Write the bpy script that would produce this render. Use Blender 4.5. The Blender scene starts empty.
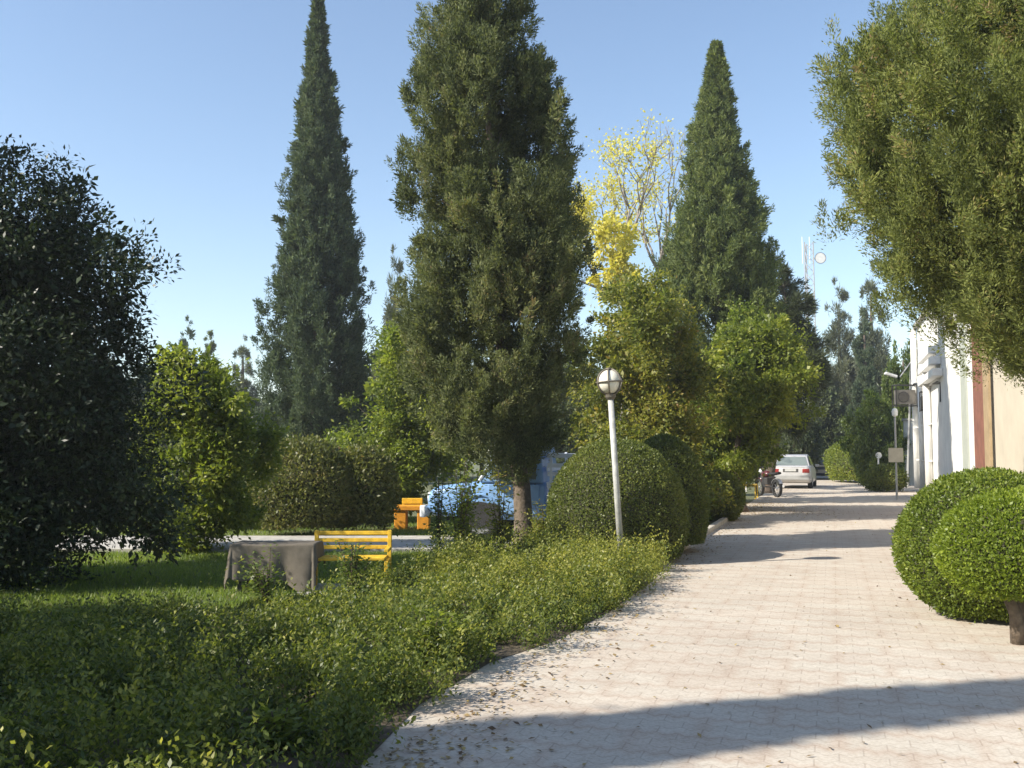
import bpy, bmesh, math, random
import numpy as np
from mathutils import Vector, Matrix

C = bpy.context.scene.collection
SC = bpy.context.scene
R = math.radians

# ------------------------------------------------------------------ camera, sky, sun, exposure
CAM_H = 1.55
TH = math.atan(68 / 1000.0)
cd = bpy.data.cameras.new('camera'); cam = bpy.data.objects.new('camera', cd); C.objects.link(cam)
cd.sensor_width = 36; cd.lens = 36 * 1000 / 1024.0; cd.clip_start = 0.05; cd.clip_end = 2000
cam.location = (0, 0, CAM_H); cam.rotation_euler = (math.pi / 2 + TH, 0, 0)
SC.camera = cam

SUN_EL = R(36); SUN_AZ = Vector((-0.937, -0.349))          # horizontal direction towards the sun
w = bpy.data.worlds.new('World'); SC.world = w; w.use_nodes = True
nt = w.node_tree; bg = nt.nodes['Background']
sky = nt.nodes.new('ShaderNodeTexSky'); sky.sky_type = 'NISHITA'; sky.sun_disc = False
sky.sun_elevation = SUN_EL; sky.sun_rotation = math.atan2(SUN_AZ.x, SUN_AZ.y)
sky.air_density = 1.0; sky.dust_density = 0.45; sky.ozone_density = 1.15
nt.links.new(sky.outputs[0], bg.inputs[0]); bg.inputs[1].default_value = 0.124
sd = bpy.data.lights.new('sun', 'SUN'); so = bpy.data.objects.new('sun', sd); C.objects.link(so)
sd.energy = 5.0; sd.angle = R(0.53); sd.color = (1.0, 0.93, 0.82)
ld = Vector((-SUN_AZ.x * math.cos(SUN_EL), -SUN_AZ.y * math.cos(SUN_EL), -math.sin(SUN_EL)))
so.rotation_euler = ld.to_track_quat('-Z', 'Y').to_euler()
SC.view_settings.view_transform = 'Standard'; SC.view_settings.look = 'None'
SC.view_settings.gamma = 1; SC.view_settings.use_curve_mapping = False
SC.view_settings.exposure = 0.84
SC.cycles.max_bounces = 6; SC.cycles.diffuse_bounces = 3; SC.cycles.glossy_bounces = 2
SC.cycles.transmission_bounces = 4; SC.cycles.transparent_max_bounces = 6
SC.cycles.use_denoising = True

# ------------------------------------------------------------------ picture <-> world
FW = np.array([0, math.cos(TH), math.sin(TH)]); UP = np.array([0, -math.sin(TH), math.cos(TH)])
def ray(px, py):
    return FW + np.array([1, 0, 0]) * (px - 512) / 1000.0 + UP * (384 - py) / 1000.0
def at(px, py, Y):
    d = ray(px, py); return np.array([0, 0, CAM_H]) + d * (Y / d[1])
def ground(px, py):
    d = ray(px, py); return np.array([0, 0, CAM_H]) + d * (-CAM_H / d[2])
RA = math.atan(0.32)                                          # the road runs this far to the right
RD = np.array([math.sin(RA), math.cos(RA)]); RN = np.array([math.cos(RA), -math.sin(RA)])
def road(n, t, z=0.0):
    p = RN * n + RD * t; return (p[0], p[1], z)

# ------------------------------------------------------------------ materials
def mat(name, base=(.5, .5, .5), rough=.6, metal=0.0, var=.12, scale=6.0, bump=0.0, bscale=40.0, spec=.5, alpha=1.0, dark=None):
    m = bpy.data.materials.new(name); m.use_nodes = True
    t = m.node_tree; b = t.nodes['Principled BSDF']
    b.inputs['Roughness'].default_value = rough; b.inputs['Metallic'].default_value = metal
    b.inputs['Specular IOR Level'].default_value = spec
    tc = t.nodes.new('ShaderNodeTexCoord'); no = t.nodes.new('ShaderNodeTexNoise')
    no.inputs['Scale'].default_value = scale; no.inputs['Detail'].default_value = 6; no.inputs['Roughness'].default_value = .65
    t.links.new(tc.outputs['Object'], no.inputs['Vector'])
    cr = t.nodes.new('ShaderNodeValToRGB')
    lo = dark if dark else tuple(c * (1 - 2.0 * var) for c in base); hi = tuple(min(1, c * (1 + var)) for c in base)
    cr.color_ramp.elements[0].position = .3; cr.color_ramp.elements[1].position = .65
    cr.color_ramp.elements[0].color = (*lo, 1); cr.color_ramp.elements[1].color = (*hi, 1)
    t.links.new(no.outputs['Fac'], cr.inputs['Fac']); t.links.new(cr.outputs['Color'], b.inputs['Base Color'])
    if bump:
        n2 = t.nodes.new('ShaderNodeTexNoise'); n2.inputs['Scale'].default_value = bscale; n2.inputs['Detail'].default_value = 5
        t.links.new(tc.outputs['Object'], n2.inputs['Vector'])
        bp = t.nodes.new('ShaderNodeBump'); bp.inputs['Strength'].default_value = bump; bp.inputs['Distance'].default_value = .02
        t.links.new(n2.outputs['Fac'], bp.inputs['Height']); t.links.new(bp.outputs['Normal'], b.inputs['Normal'])
    return m

def leaf_mat(name, stops, trans=.3, rough=.45, spec=.35, tcol=1.25):
    """stops: (position, colour) over the per-leaf value 'tint'"""
    m = bpy.data.materials.new(name); m.use_nodes = True
    t = m.node_tree; b = t.nodes['Principled BSDF']; out = t.nodes['Material Output']
    at_ = t.nodes.new('ShaderNodeAttribute'); at_.attribute_name = 'tint'
    cr = t.nodes.new('ShaderNodeValToRGB'); el = cr.color_ramp.elements
    while len(el) < len(stops): el.new(.5)
    for e, (p, c) in zip(el, stops): e.position = p; e.color = (*c, 1)
    t.links.new(at_.outputs['Fac'], cr.inputs['Fac']); t.links.new(cr.outputs['Color'], b.inputs['Base Color'])
    b.inputs['Roughness'].default_value = rough; b.inputs['Specular IOR Level'].default_value = spec
    tr = t.nodes.new('ShaderNodeBsdfTranslucent'); mx = t.nodes.new('ShaderNodeMixShader')
    mm = t.nodes.new('ShaderNodeMix'); mm.data_type = 'RGBA'; mm.blend_type = 'MULTIPLY'; mm.inputs[0].default_value = 1
    t.links.new(cr.outputs['Color'], mm.inputs[6]); mm.inputs[7].default_value = (tcol * 1.15, tcol * 1.2, tcol * .6, 1)
    t.links.new(mm.outputs[2], tr.inputs['Color'])
    mx.inputs[0].default_value = trans
    t.links.new(b.outputs[0], mx.inputs[1]); t.links.new(tr.outputs[0], mx.inputs[2]); t.links.new(mx.outputs[0], out.inputs['Surface'])
    return m

def g3(a, b, c): return [(0.0, a), (.5, b), (1.0, c)]
M = {}
M['bark'] = mat('bark', (.15, .115, .082), .9, var=.3, scale=14, bump=.6, bscale=30)
M['bark_dark'] = mat('bark_dark', (.10, .075, .055), .9, var=.3, scale=14, bump=.5)
M['bark_grey'] = mat('bark_grey', (.24, .21, .18), .9, var=.25, scale=10, bump=.4)
M['twigs'] = mat('twigs', (.05, .05, .025), .95, var=.3, scale=20)  # dark colour of the solid cores inside the bushes
M['cypress'] = leaf_mat('cypress_sprays', g3((.050, .074, .030), (.145, .180, .066), (.260, .280, .100)), .32, .75, .12)
M['cypress_brown'] = leaf_mat('cypress_brown', [(0, (.048, .062, .028)), (.45, (.140, .162, .074)), (.8, (.225, .238, .100)), (1, (.26, .20, .115))], .3, .75, .12)
M['cypress_blue'] = leaf_mat('cypress_blue', g3((.038, .060, .036), (.095, .128, .072), (.175, .205, .112)), .22, .75, .12)
M['olive'] = leaf_mat('olive_sprays', [(0, (.062, .078, .024)), (.4, (.165, .192, .060)), (.75, (.265, .285, .085)), (1, (.30, .21, .11))], .36, .75, .12)
M['pine'] = leaf_mat('pine_needles', g3((.030, .040, .020), (.060, .075, .036), (.10, .115, .05)), .2)
M['pale_pine'] = leaf_mat('pale_pine_needles', g3((.07, .085, .05), (.11, .125, .07), (.16, .17, .095)), .25)
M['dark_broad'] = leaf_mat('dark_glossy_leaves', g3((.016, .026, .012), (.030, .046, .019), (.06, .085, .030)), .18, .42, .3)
M['light_broad'] = leaf_mat('yellow_green_leaves', g3((.075, .110, .020), (.175, .210, .036), (.32, .32, .058)), .45, tcol=1.55)
M['mid_broad'] = leaf_mat('green_leaves', g3((.050, .080, .020), (.110, .150, .034), (.21, .23, .052)), .4, tcol=1.55)
M['mixed_broad'] = leaf_mat('autumn_mixed_leaves', [(0, (.065, .092, .022)), (.4, (.165, .180, .038)), (.75, (.29, .265, .05)), (1, (.30, .19, .085))], .45, tcol=1.55)
M['far_broad'] = leaf_mat('far_leaves', g3((.040, .058, .024), (.075, .098, .038), (.13, .15, .055)), .25)
M['brown_shrub'] = leaf_mat('dry_shrub_leaves', [(0, (.060, .080, .025)), (.45, (.135, .145, .042)), (.8, (.21, .19, .06)), (1, (.24, .16, .085))], .34, tcol=1.55)
M['yellow'] = leaf_mat('yellow_leaves', g3((.40, .36, .06), (.60, .53, .10), (.66, .62, .20)), .4)
M['box_dark'] = leaf_mat('clipped_dark_leaves', g3((.058, .080, .020), (.130, .158, .036), (.25, .25, .060)), .32, tcol=1.55)
M['box_light'] = leaf_mat('clipped_bright_leaves', g3((.085, .125, .014), (.185, .240, .026), (.33, .37, .055)), .38, tcol=1.55)
M['box_mid'] = leaf_mat('clipped_green_leaves', g3((.066, .098, .014), (.140, .188, .024), (.28, .31, .048)), .34, tcol=1.4)  # bright clipped leaves darkened, standing in for shade on the rear bush
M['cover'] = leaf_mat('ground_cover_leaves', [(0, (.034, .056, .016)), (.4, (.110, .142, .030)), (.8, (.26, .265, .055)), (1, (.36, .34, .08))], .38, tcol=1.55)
M['grass'] = leaf_mat('grass_blades', g3((.09, .14, .028), (.16, .22, .042), (.27, .30, .08)), .4, tcol=1.55)
M['litter'] = leaf_mat('dry_leaves', g3((.10, .06, .03), (.22, .15, .07), (.40, .30, .10)), .1)
M['steel'] = mat('painted_steel', (.46, .46, .43), .5, .0, .16, 9)
M['cage'] = mat('cage_metal', (.16, .14, .11), .55, .3, .15)
M['globe'] = mat('globe_plastic', (.80, .76, .64), .35, 0, .06, 5)
M['yellow_paint'] = mat('yellow_paint', (.66, .42, .025), .55, 0, .20, 11)
M['orange_paint'] = mat('orange_paint', (.72, .30, .02), .6, 0, .12, 7)
M['dark_metal'] = mat('dark_metal', (.045, .042, .040), .5, .3, .1)
M['concrete'] = mat('pale_concrete', (.42, .40, .36), .9, 0, .15, 5, .3)
M['kerb'] = mat('kerb_stone', (.46, .43, .37), .9, 0, .18, 7, .3)
M['white_wall'] = mat('white_plaster', (.70, .69, .65), .85, 0, .09, .8, .15)
M['beige_wall'] = mat('beige_plaster', (.48, .43, .335), .9, 0, .06, 1.0, .2)
M['green_stripe'] = mat('green_paint', (.36, .385, .335), .8, 0, .06, 3)
M['red_stripe'] = mat('red_paint', (.21, .085, .055), .8, 0, .15, 3)
M['ochre'] = mat('ochre_paint', (.34, .25, .14), .8, 0, .12, 3)
M['grey_box'] = mat('grey_enamel', (.17, .155, .13), .6, 0, .1)
M['dark_grille'] = mat('dark_grille', (.06, .055, .05), .6, 0, .1)
M['sign_white'] = mat('sign_white', (.74, .73, .70), .5, 0, .05)
M['sign_tan'] = mat('sign_tan', (.36, .33, .26), .7, 0, .08)
M['car_paint'] = mat('silver_car_paint', (.50, .49, .48), .28, .15, .03)
M['car_blue'] = mat('dark_blue_car_paint', (.03, .05, .10), .3, .2, .03)
M['car_glass'] = mat('car_glass', (.16, .19, .18), .12, 0, .02, spec=.8)
M['tyre'] = mat('tyre_rubber', (.022, .022, .022), .85, 0, .1)
M['rim'] = mat('wheel_rim', (.45, .45, .46), .35, .6, .05)
M['tail'] = mat('red_lens', (.28, .035, .03), .25, 0, .05)
M['plastic'] = mat('grey_plastic', (.30, .30, .29), .6, 0, .05)
M['plate'] = mat('plate_white', (.45, .45, .43), .5, 0, .03)
M['truck_blue'] = mat('light_blue_paint', (.20, .36, .62), .4, 0, .08, 4)
M['truck_pale'] = mat('pale_blue_paint', (.68, .75, .84), .45, 0, .1, 6)
M['chrome'] = mat('chrome', (.7, .7, .7), .2, .9, .03)
M['lens'] = mat('headlight_lens', (.75, .77, .78), .15, 0, .02)
M['red_moto'] = mat('dark_red_paint', (.09, .02, .02), .3, 0, .05)
M['mast'] = mat('mast_paint', (.36, .35, .34), .6, 0, .1)

def fabric():
    m = mat('grey_brown_blanket', (.145, .127, .102), .95, 0, .10, 12, .25, 160, spec=.15); return m
M['fabric'] = fabric()

def paver():
    m = bpy.data.materials.new('beige_pavers'); m.use_nodes = True
    t = m.node_tree; b = t.nodes['Principled BSDF']; b.inputs['Roughness'].default_value = .88; b.inputs['Specular IOR Level'].default_value = .25
    tc = t.nodes.new('ShaderNodeTexCoord'); mp = t.nodes.new('ShaderNodeMapping'); mp.inputs['Rotation'].default_value = (0, 0, RA)
    t.links.new(tc.outputs['Object'], mp.inputs['Vector'])
    # wavy interlocking edge
    wv = t.nodes.new('ShaderNodeTexWave'); wv.inputs['Scale'].default_value = 2.6; wv.inputs['Distortion'].default_value = 0
    wv.bands_direction = 'X'
    t.links.new(mp.outputs[0], wv.inputs['Vector'])
    ad = t.nodes.new('ShaderNodeVectorMath'); ad.operation = 'ADD'; sc = t.nodes.new('ShaderNodeVectorMath'); sc.operation = 'MULTIPLY'
    sc.inputs[1].default_value = (0, .045, 0)
    t.links.new(wv.outputs['Color'], sc.inputs[0]); t.links.new(mp.outputs[0], ad.inputs[0]); t.links.new(sc.outputs[0], ad.inputs[1])
    br = t.nodes.new('ShaderNodeTexBrick'); br.inputs['Scale'].default_value = 1.0
    br.inputs['Brick Width'].default_value = .24; br.inputs['Row Height'].default_value = .125; br.inputs['Mortar Size'].default_value = .006
    br.inputs['Mortar Smooth'].default_value = .6; br.offset = .5
    br.inputs['Color1'].default_value = (.56, .525, .460, 1); br.inputs['Color2'].default_value = (.52, .478, .415, 1); br.inputs['Mortar'].default_value = (.44, .40, .345, 1)
    t.links.new(ad.outputs[0], br.inputs['Vector'])
    # pinkish and dusty patches
    n1 = t.nodes.new('ShaderNodeTexNoise'); n1.inputs['Scale'].default_value = .9; n1.inputs['Detail'].default_value = 7; n1.inputs['Roughness'].default_value = .7
    t.links.new(tc.outputs['Object'], n1.inputs['Vector'])
    r1 = t.nodes.new('ShaderNodeValToRGB'); r1.color_ramp.elements[0].position = .35; r1.color_ramp.elements[1].position = .7
    r1.color_ramp.elements[0].color = (.88, .85, .82, 1); r1.color_ramp.elements[1].color = (1.04, 1.04, 1.02, 1)
    t.links.new(n1.outputs['Fac'], r1.inputs['Fac'])
    m1 = t.nodes.new('ShaderNodeMix'); m1.data_type = 'RGBA'; m1.blend_type = 'MULTIPLY'; m1.inputs[0].default_value = 1
    t.links.new(br.outputs['Color'], m1.inputs[6]); t.links.new(r1.outputs['Color'], m1.inputs[7])
    # red-pink bricks here and there
    r2 = t.nodes.new('ShaderNodeTexBrick'); r2.inputs['Scale'].default_value = 1.0; r2.offset = .5
    r2.inputs['Brick Width'].default_value = .72; r2.inputs['Row Height'].default_value = .375; r2.inputs['Mortar Size'].default_value = .085; r2.inputs['Mortar Smooth'].default_value = 1.0
    r2.inputs['Color1'].default_value = (1, 1, 1, 1); r2.inputs['Color2'].default_value = (1.0, .965, .95, 1); r2.inputs['Mortar'].default_value = (.93, .865, .835, 1)
    t.links.new(ad.outputs[0], r2.inputs['Vector'])
    m2 = t.nodes.new('ShaderNodeMix'); m2.data_type = 'RGBA'; m2.blend_type = 'MULTIPLY'; m2.inputs[0].default_value = 1
    t.links.new(m1.outputs[2], m2.inputs[6]); t.links.new(r2.outputs['Color'], m2.inputs[7])
    # fine grit
    n2 = t.nodes.new('ShaderNodeTexNoise'); n2.inputs['Scale'].default_value = 55; n2.inputs['Detail'].default_value = 4
    t.links.new(tc.outputs['Object'], n2.inputs['Vector'])
    r3 = t.nodes.new('ShaderNodeValToRGB'); r3.color_ramp.elements[0].position = .3; r3.color_ramp.elements[1].position = .6
    r3.color_ramp.elements[0].color = (.78, .75, .72, 1); r3.color_ramp.elements[1].color = (1, 1, 1, 1)
    t.links.new(n2.outputs['Fac'], r3.inputs['Fac'])
    m3 = t.nodes.new('ShaderNodeMix'); m3.data_type = 'RGBA'; m3.blend_type = 'MULTIPLY'; m3.inputs[0].default_value = .8
    t.links.new(m2.outputs[2], m3.inputs[6]); t.links.new(r3.outputs['Color'], m3.inputs[7])
    t.links.new(m3.outputs[2], b.inputs['Base Color'])
    bp = t.nodes.new('ShaderNodeBump'); bp.inputs['Strength'].default_value = .35; bp.inputs['Distance'].default_value = .01
    t.links.new(m3.outputs[2], bp.inputs['Height']); t.links.new(bp.outputs['Normal'], b.inputs['Normal'])
    return m
M['paver'] = paver()

def soil():
    m = mat('soil_and_turf', (.13, .13, .06), .95, 0, .2, 1.6, .5, 30, dark=(.055, .075, .028)); return m
M['soil'] = soil()
M['bed_soil'] = mat('bed_soil', (.09, .07, .045), .95, 0, .25, 6, .6, 25)

# ------------------------------------------------------------------ object helpers
def link(o, parent=None):
    C.objects.link(o)
    if parent is not None: o.parent = parent
    return o
def tag(o, label, cat, group=None, kind=None):
    if label: o['label'] = label
    if cat: o['category'] = cat
    if group: o['group'] = group
    if kind: o['kind'] = kind
    return o
def thing(name, label, cat, loc=(0, 0, 0), rotz=0.0, group=None):
    o = bpy.data.objects.new(name, None); o.empty_display_size = .2
    link(o); o.location = loc; o.rotation_euler = (0, 0, rotz)
    return tag(o, label, cat, group)
def copy_tree(o, parent=None):
    c = o.copy(); C.objects.link(c)
    if parent is not None: c.parent = parent
    for ch in list(o.children): copy_tree(ch, c)
    return c

class MB:
    def __init__(s): s.v = []; s.f = []
    def add(s, vs, fs):
        b = len(s.v); s.v += [tuple(map(float, q)) for q in vs]; s.f += [tuple(b + i for i in f) for f in fs]; return s
    def box(s, c, d, rz=0.0, rx=0.0, ry=0.0):
        m = Matrix.Rotation(rz, 3, 'Z') @ Matrix.Rotation(ry, 3, 'Y') @ Matrix.Rotation(rx, 3, 'X'); c = Vector(c)
        vs = [c + m @ Vector((x * d[0] / 2, y * d[1] / 2, z * d[2] / 2)) for x in (-1, 1) for y in (-1, 1) for z in (-1, 1)]
        return s.add(vs, [(0, 1, 3, 2), (4, 6, 7, 5), (0, 4, 5, 1), (2, 3, 7, 6), (0, 2, 6, 4), (1, 5, 7, 3)])
    def tube(s, pts, rad, seg=8, caps=True):
        pts = [Vector(p) for p in pts]
        if not hasattr(rad, '__len__'): rad = [rad] * len(pts)
        vs = []; n = len(pts); ref = None
        for i, p in enumerate(pts):
            d = (pts[min(i + 1, n - 1)] - pts[max(i - 1, 0)]).normalized()
            if ref is None: ref = d.orthogonal().normalized()
            ref = (ref - d * ref.dot(d)).normalized(); q = d.cross(ref)
            for k in range(seg):
                a = 2 * math.pi * k / seg; vs.append(p + (ref * math.cos(a) + q * math.sin(a)) * rad[i])
        fs = [(i * seg + k, i * seg + (k + 1) % seg, (i + 1) * seg + (k + 1) % seg, (i + 1) * seg + k) for i in range(n - 1) for k in range(seg)]
        if caps: fs += [tuple(reversed(range(seg))), tuple((n - 1) * seg + k for k in range(seg))]
        return s.add(vs, fs)
    def lathe(s, prof, c=(0, 0, 0), seg=24, axis='Z', ring=False):
        vs = []; n = len(prof)
        for r, z in prof:
            for k in range(seg):
                a = 2 * math.pi * k / seg; p = (r * math.cos(a), r * math.sin(a), z)
                if axis == 'X': p = (p[2], p[0], p[1])
                if axis == 'Y': p = (p[0], p[2], p[1])
                vs.append((p[0] + c[0], p[1] + c[1], p[2] + c[2]))
        fs = [(i * seg + k, i * seg + (k + 1) % seg, (i + 1) * seg + (k + 1) % seg, (i + 1) * seg + k) for i in range(n - 1) for k in range(seg)]
        if ring: fs += [((n - 1) * seg + k, (n - 1) * seg + (k + 1) % seg, (k + 1) % seg, k) for k in range(seg)]
        else: fs += [tuple(reversed(range(seg))), tuple((n - 1) * seg + k for k in range(seg))]
        return s.add(vs, fs)
    def loft(s, rings, close=True):
        n = len(rings[0]); vs = [p for r in rings for p in r]
        fs = [(i * n + k, i * n + (k + 1) % n, (i + 1) * n + (k + 1) % n, (i + 1) * n + k) for i in range(len(rings) - 1) for k in range(n)]
        if close: fs += [tuple(reversed(range(n))), tuple((len(rings) - 1) * n + k for k in range(n))]
        return s.add(vs, fs)
    def build(s, name, m, parent=None, bevel=0.0, smooth=False, loc=None):
        me = bpy.data.meshes.new(name); me.from_pydata(s.v, [], s.f)
        bm = bmesh.new(); bm.from_mesh(me); bmesh.ops.recalc_face_normals(bm, faces=bm.faces); bm.to_mesh(me); bm.free()
        me.materials.append(m)
        if smooth: me.polygons.foreach_set('use_smooth', [True] * len(me.polygons))
        o = bpy.data.objects.new(name, me); link(o, parent)
        if loc: o.location = loc
        if bevel:
            b = o.modifiers.new('bevel', 'BEVEL'); b.width = bevel; b.segments = 2; b.limit_method = 'ANGLE'
        return o

def sheet(name, pts, z, m, kind='structure'):
    mb = MB(); mb.add([(p[0], p[1], z) for p in pts], [tuple(range(len(pts)))])
    o = mb.build(name, m); o['kind'] = kind; return o

# ------------------------------------------------------------------ air
def haze():
    hm = bpy.data.materials.new('air'); hm.use_nodes = True; t = hm.node_tree
    for n in list(t.nodes):
        if n.type == 'BSDF_PRINCIPLED': t.nodes.remove(n)
    v = t.nodes.new('ShaderNodeVolumePrincipled'); v.inputs['Density'].default_value = .0010; v.inputs['Color'].default_value = (.93, .96, 1.0, 1); v.inputs['Anisotropy'].default_value = .25
    t.links.new(v.outputs[0], t.nodes['Material Output'].inputs['Volume'])
    mb = MB(); mb.box((0, 60, 13.5), (300, 190, 29)); o = mb.build('haze', hm); o['kind'] = 'stuff'
haze()

# ------------------------------------------------------------------ leaves
def nrm(a): return a / np.maximum(np.linalg.norm(a, axis=1, keepdims=True), 1e-9)
def leaves(name, P, A, N, L, W, tint, m, parent=None, fold=.12, mid=.45):
    n = len(P); A = nrm(A); S = nrm(np.cross(A, N)); N = np.cross(S, A)
    L = np.broadcast_to(L, (n,))[:, None]; W = np.broadcast_to(W, (n,))[:, None]
    v = np.empty((n, 4, 3), np.float32)
    v[:, 0] = P; v[:, 1] = P + A * L * mid + S * W * .5 + N * W * fold
    v[:, 2] = P + A * L; v[:, 3] = P + A * L * mid - S * W * .5 + N * W * fold
    me = bpy.data.meshes.new(name)
    me.vertices.add(4 * n); me.vertices.foreach_set('co', v.reshape(-1))
    me.loops.add(4 * n); me.loops.foreach_set('vertex_index', np.arange(4 * n, dtype=np.int32))
    me.polygons.add(n); me.polygons.foreach_set('loop_start', np.arange(0, 4 * n, 4, dtype=np.int32))
    at_ = me.attributes.new('tint', 'FLOAT', 'FACE'); at_.data.foreach_set('value', np.clip(tint, 0, 1).astype(np.float32))
    me.materials.append(m); me.update(calc_edges=True)
    o = bpy.data.objects.new(name, me); link(o, parent); return o

def rnd(rng, n): return rng.normal(size=(n, 3))
def world_prof(prof, Y):
    """picture outline rows (y, x_left, x_right) -> height, centre and radius of the real crown at distance Y"""
    z, c, r = [], [], []
    for py, xl, xr in prof:
        a = at(xl, py, Y); b = at(xr, py, Y); z.append(a[2]); c.append((a[0] + b[0]) / 2); r.append((b[0] - a[0]) / 2)
    o = np.argsort(z); return np.array(z)[o], np.array(c)[o], np.array(r)[o]

def lump(rng, phi, z, k):
    s = np.zeros_like(phi)
    for i in range(6):
        f = rng.integers(1, 5); s += np.sin(f * phi + rng.uniform(.6, 1.8) * k * z + rng.uniform(0, 6.28)) * rng.uniform(.5, 1)
    return s / 3.0

def crown_parts(prof, Y, clumps, per, ll, lw, style, cl, seed, depth=1.0, bump=.16, shell=.6, cx0=0.0, sig=.35, gaps=0.0, hollow=.25, bough=.6, nbf=14, core=0.0, ragged=.16, bigf=1.6, leader=0.0):
    rng = np.random.default_rng(seed)
    z, c, r = prof if isinstance(prof, tuple) else world_prof(prof, Y)
    zz = np.linspace(z[0], z[-1], 400); rr = np.interp(zz, z, r) + (.28 if style == 'con' else .12) * r.max()
    cdf = np.cumsum(rr); cdf /= cdf[-1]
    nb = max(60, clumps // nbf)                                   # boughs; each carries a bunch of clumps
    hz = np.interp(rng.random(nb), cdf, zz); phi = rng.uniform(0, 2 * math.pi, nb)
    k = 3.0 / max(r.max(), .1)
    lp = lump(np.random.default_rng(seed + 7), phi, hz, k)
    if gaps > 0:
        keep = lp > -1 + gaps; hz, phi, lp = hz[keep], phi[keep], lp[keep]; nb = len(hz)
    R0 = np.interp(hz, z, r); cc = np.interp(hz, z, c)
    bs = np.minimum(.27 * R0 + .06 * min(1, r.max()), bough) * rng.uniform(.6, 1.35, nb)
    inner = rng.random(nb) < hollow
    rho = R0 * (1 + bump * np.clip(lp, -1.2, 1.0) + rng.normal(0, bump * .5, nb)) - bs * .95
    rho = np.maximum(np.where(inner, rho * rng.uniform(.1, .75, nb), rho * rng.uniform(shell + .2, 1.0, nb)), 0)
    poke = (rng.random(nb) < ragged) & ~inner
    bs = np.where(poke, bs * .55, bs); rho = np.where(poke, R0 * rng.uniform(.92, 1.06 if style == 'con' else 1.16, nb), rho)
    bout = np.stack([np.cos(phi), np.sin(phi) * depth, np.zeros(nb)], 1)
    bc = np.stack([cc + np.cos(phi) * rho, Y + np.sin(phi) * depth * rho, hz], 1)
    wgt = bs ** 1.8 / (bs ** 1.8).sum()
    B = rng.choice(nb, clumps, p=wgt)
    qr = rng.random(clumps) ** .42; q = nrm(rnd(rng, clumps)) * qr[:, None]
    vs_ = np.array([1, 1, 1.75 if style == 'con' else .8 if style == 'pine' else 1.0])
    cen = bc[B] + q * bs[B][:, None] * vs_
    if style == 'con': cen[:, 2] = np.minimum(cen[:, 2], z[-1] - .1)
    out = nrm(bout[B] * .6 + q * .9 + 1e-6); up = np.array([0, 0, 1.0])
    tc = rng.normal(.42, .11, nb)[B] + rng.normal(0, .10, clumps)
    cls = np.minimum(cl, .8 * bs[B] + .12) * rng.uniform(.6, 1.3, clumps)
    if style == 'con' and leader > 0:
        m_ = int(clumps * leader); ix = rng.choice(clumps, m_, replace=False)
        lh = z[-1] - (z[-1] - z[0]) * .62 * rng.random(m_) ** 1.15; lr = np.interp(lh, z, r); la = rng.uniform(0, 6.28, m_); lq = np.sqrt(rng.random(m_)) * .80
        cls[ix] = np.minimum(cl, .15 + .55 * lr) * rng.uniform(.7, 1.2, m_)
        cen[ix] = np.stack([np.interp(lh, z, c) + np.cos(la) * lr * lq, Y + np.sin(la) * lr * lq * depth, lh - .35 * cls[ix]], 1)
        out[ix] = np.stack([np.cos(la), np.sin(la), np.full(m_, .25)], 1)
    if style == 'con':
        ax = nrm(out * .5 + up * .85 + rnd(rng, clumps) * .28)
    elif style == 'pine':
        ax = nrm(out * .9 + up * .35 + rnd(rng, clumps) * .25)
    elif style == 'droop':
        ax = nrm(out * .75 + up * -.15 + rnd(rng, clumps) * .5)
    else:
        ax = nrm(out * .7 + up * .45 + rnd(rng, clumps) * .45)
    cen = cen - ax * (cls * .4)[:, None]
    n = clumps * per
    I = np.repeat(np.arange(clumps), per)
    u = rng.random(n)
    a = ax[I]; s = cls[I][:, None]
    if style == 'pine':
        u = .35 + .65 * u
    ofs = rnd(rng, n) * sig * s * (1 - .55 * u[:, None]) * .6
    P = cen[I] + a * s * u[:, None] + ofs
    if style == 'broad' or style == 'droop':
        A = nrm(nrm(ofs) * .7 + a * .5 + rnd(rng, n) * .5 + up * -.25)
        N = nrm(up * .6 + out[I] * .5 + rnd(rng, n) * .6)
    else:
        A = nrm(a * .8 + nrm(ofs) * .55 + rnd(rng, n) * .35); N = out[I] * .45 + nrm(ofs) * .7 + rnd(rng, n) * .55 + up * .15
    t = tc[I] + rng.normal(0, .16, n)
    big = np.where((qr < .55)[I] & (style != 'pine'), bigf, 1.0)
    L = ll * big * rng.uniform(.6, 1.25, n); W = lw * big * 1.15 ** (big - 1) * rng.uniform(.7, 1.25, n)
    cores = None
    if style in ('con', 'broad') and core > 0:
        bm = bmesh.new(); bmesh.ops.create_icosphere(bm, subdivisions=1, radius=1); iv = np.array([v.co[:] for v in bm.verts]); fi = [tuple(v.index for v in f.verts) for f in bm.faces]; bm.free()
        nv = len(iv); V = bc[:, None, :] - ((out[:1] * 0)[None]) + iv[None] * (bs[:, None, None] * core) * vs_ * rng.uniform(.7, 1.15, (nb, nv, 1))
        F = (np.array(fi)[None] + (np.arange(nb) * nv)[:, None, None]).reshape(-1, 3)
        cores = (V.reshape(-1, 3), F)
    return P, A, N, L, W, t, cores

def core_mesh(cores, root, off=(0, 0, 0)):
    if cores is None: return
    me = bpy.data.meshes.new('twigs'); me.from_pydata((cores[0] - np.array(off)).tolist(), [], cores[1].tolist()); me.materials.append(M['twigs'])
    return link(bpy.data.objects.new('twigs', me), root)

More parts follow.
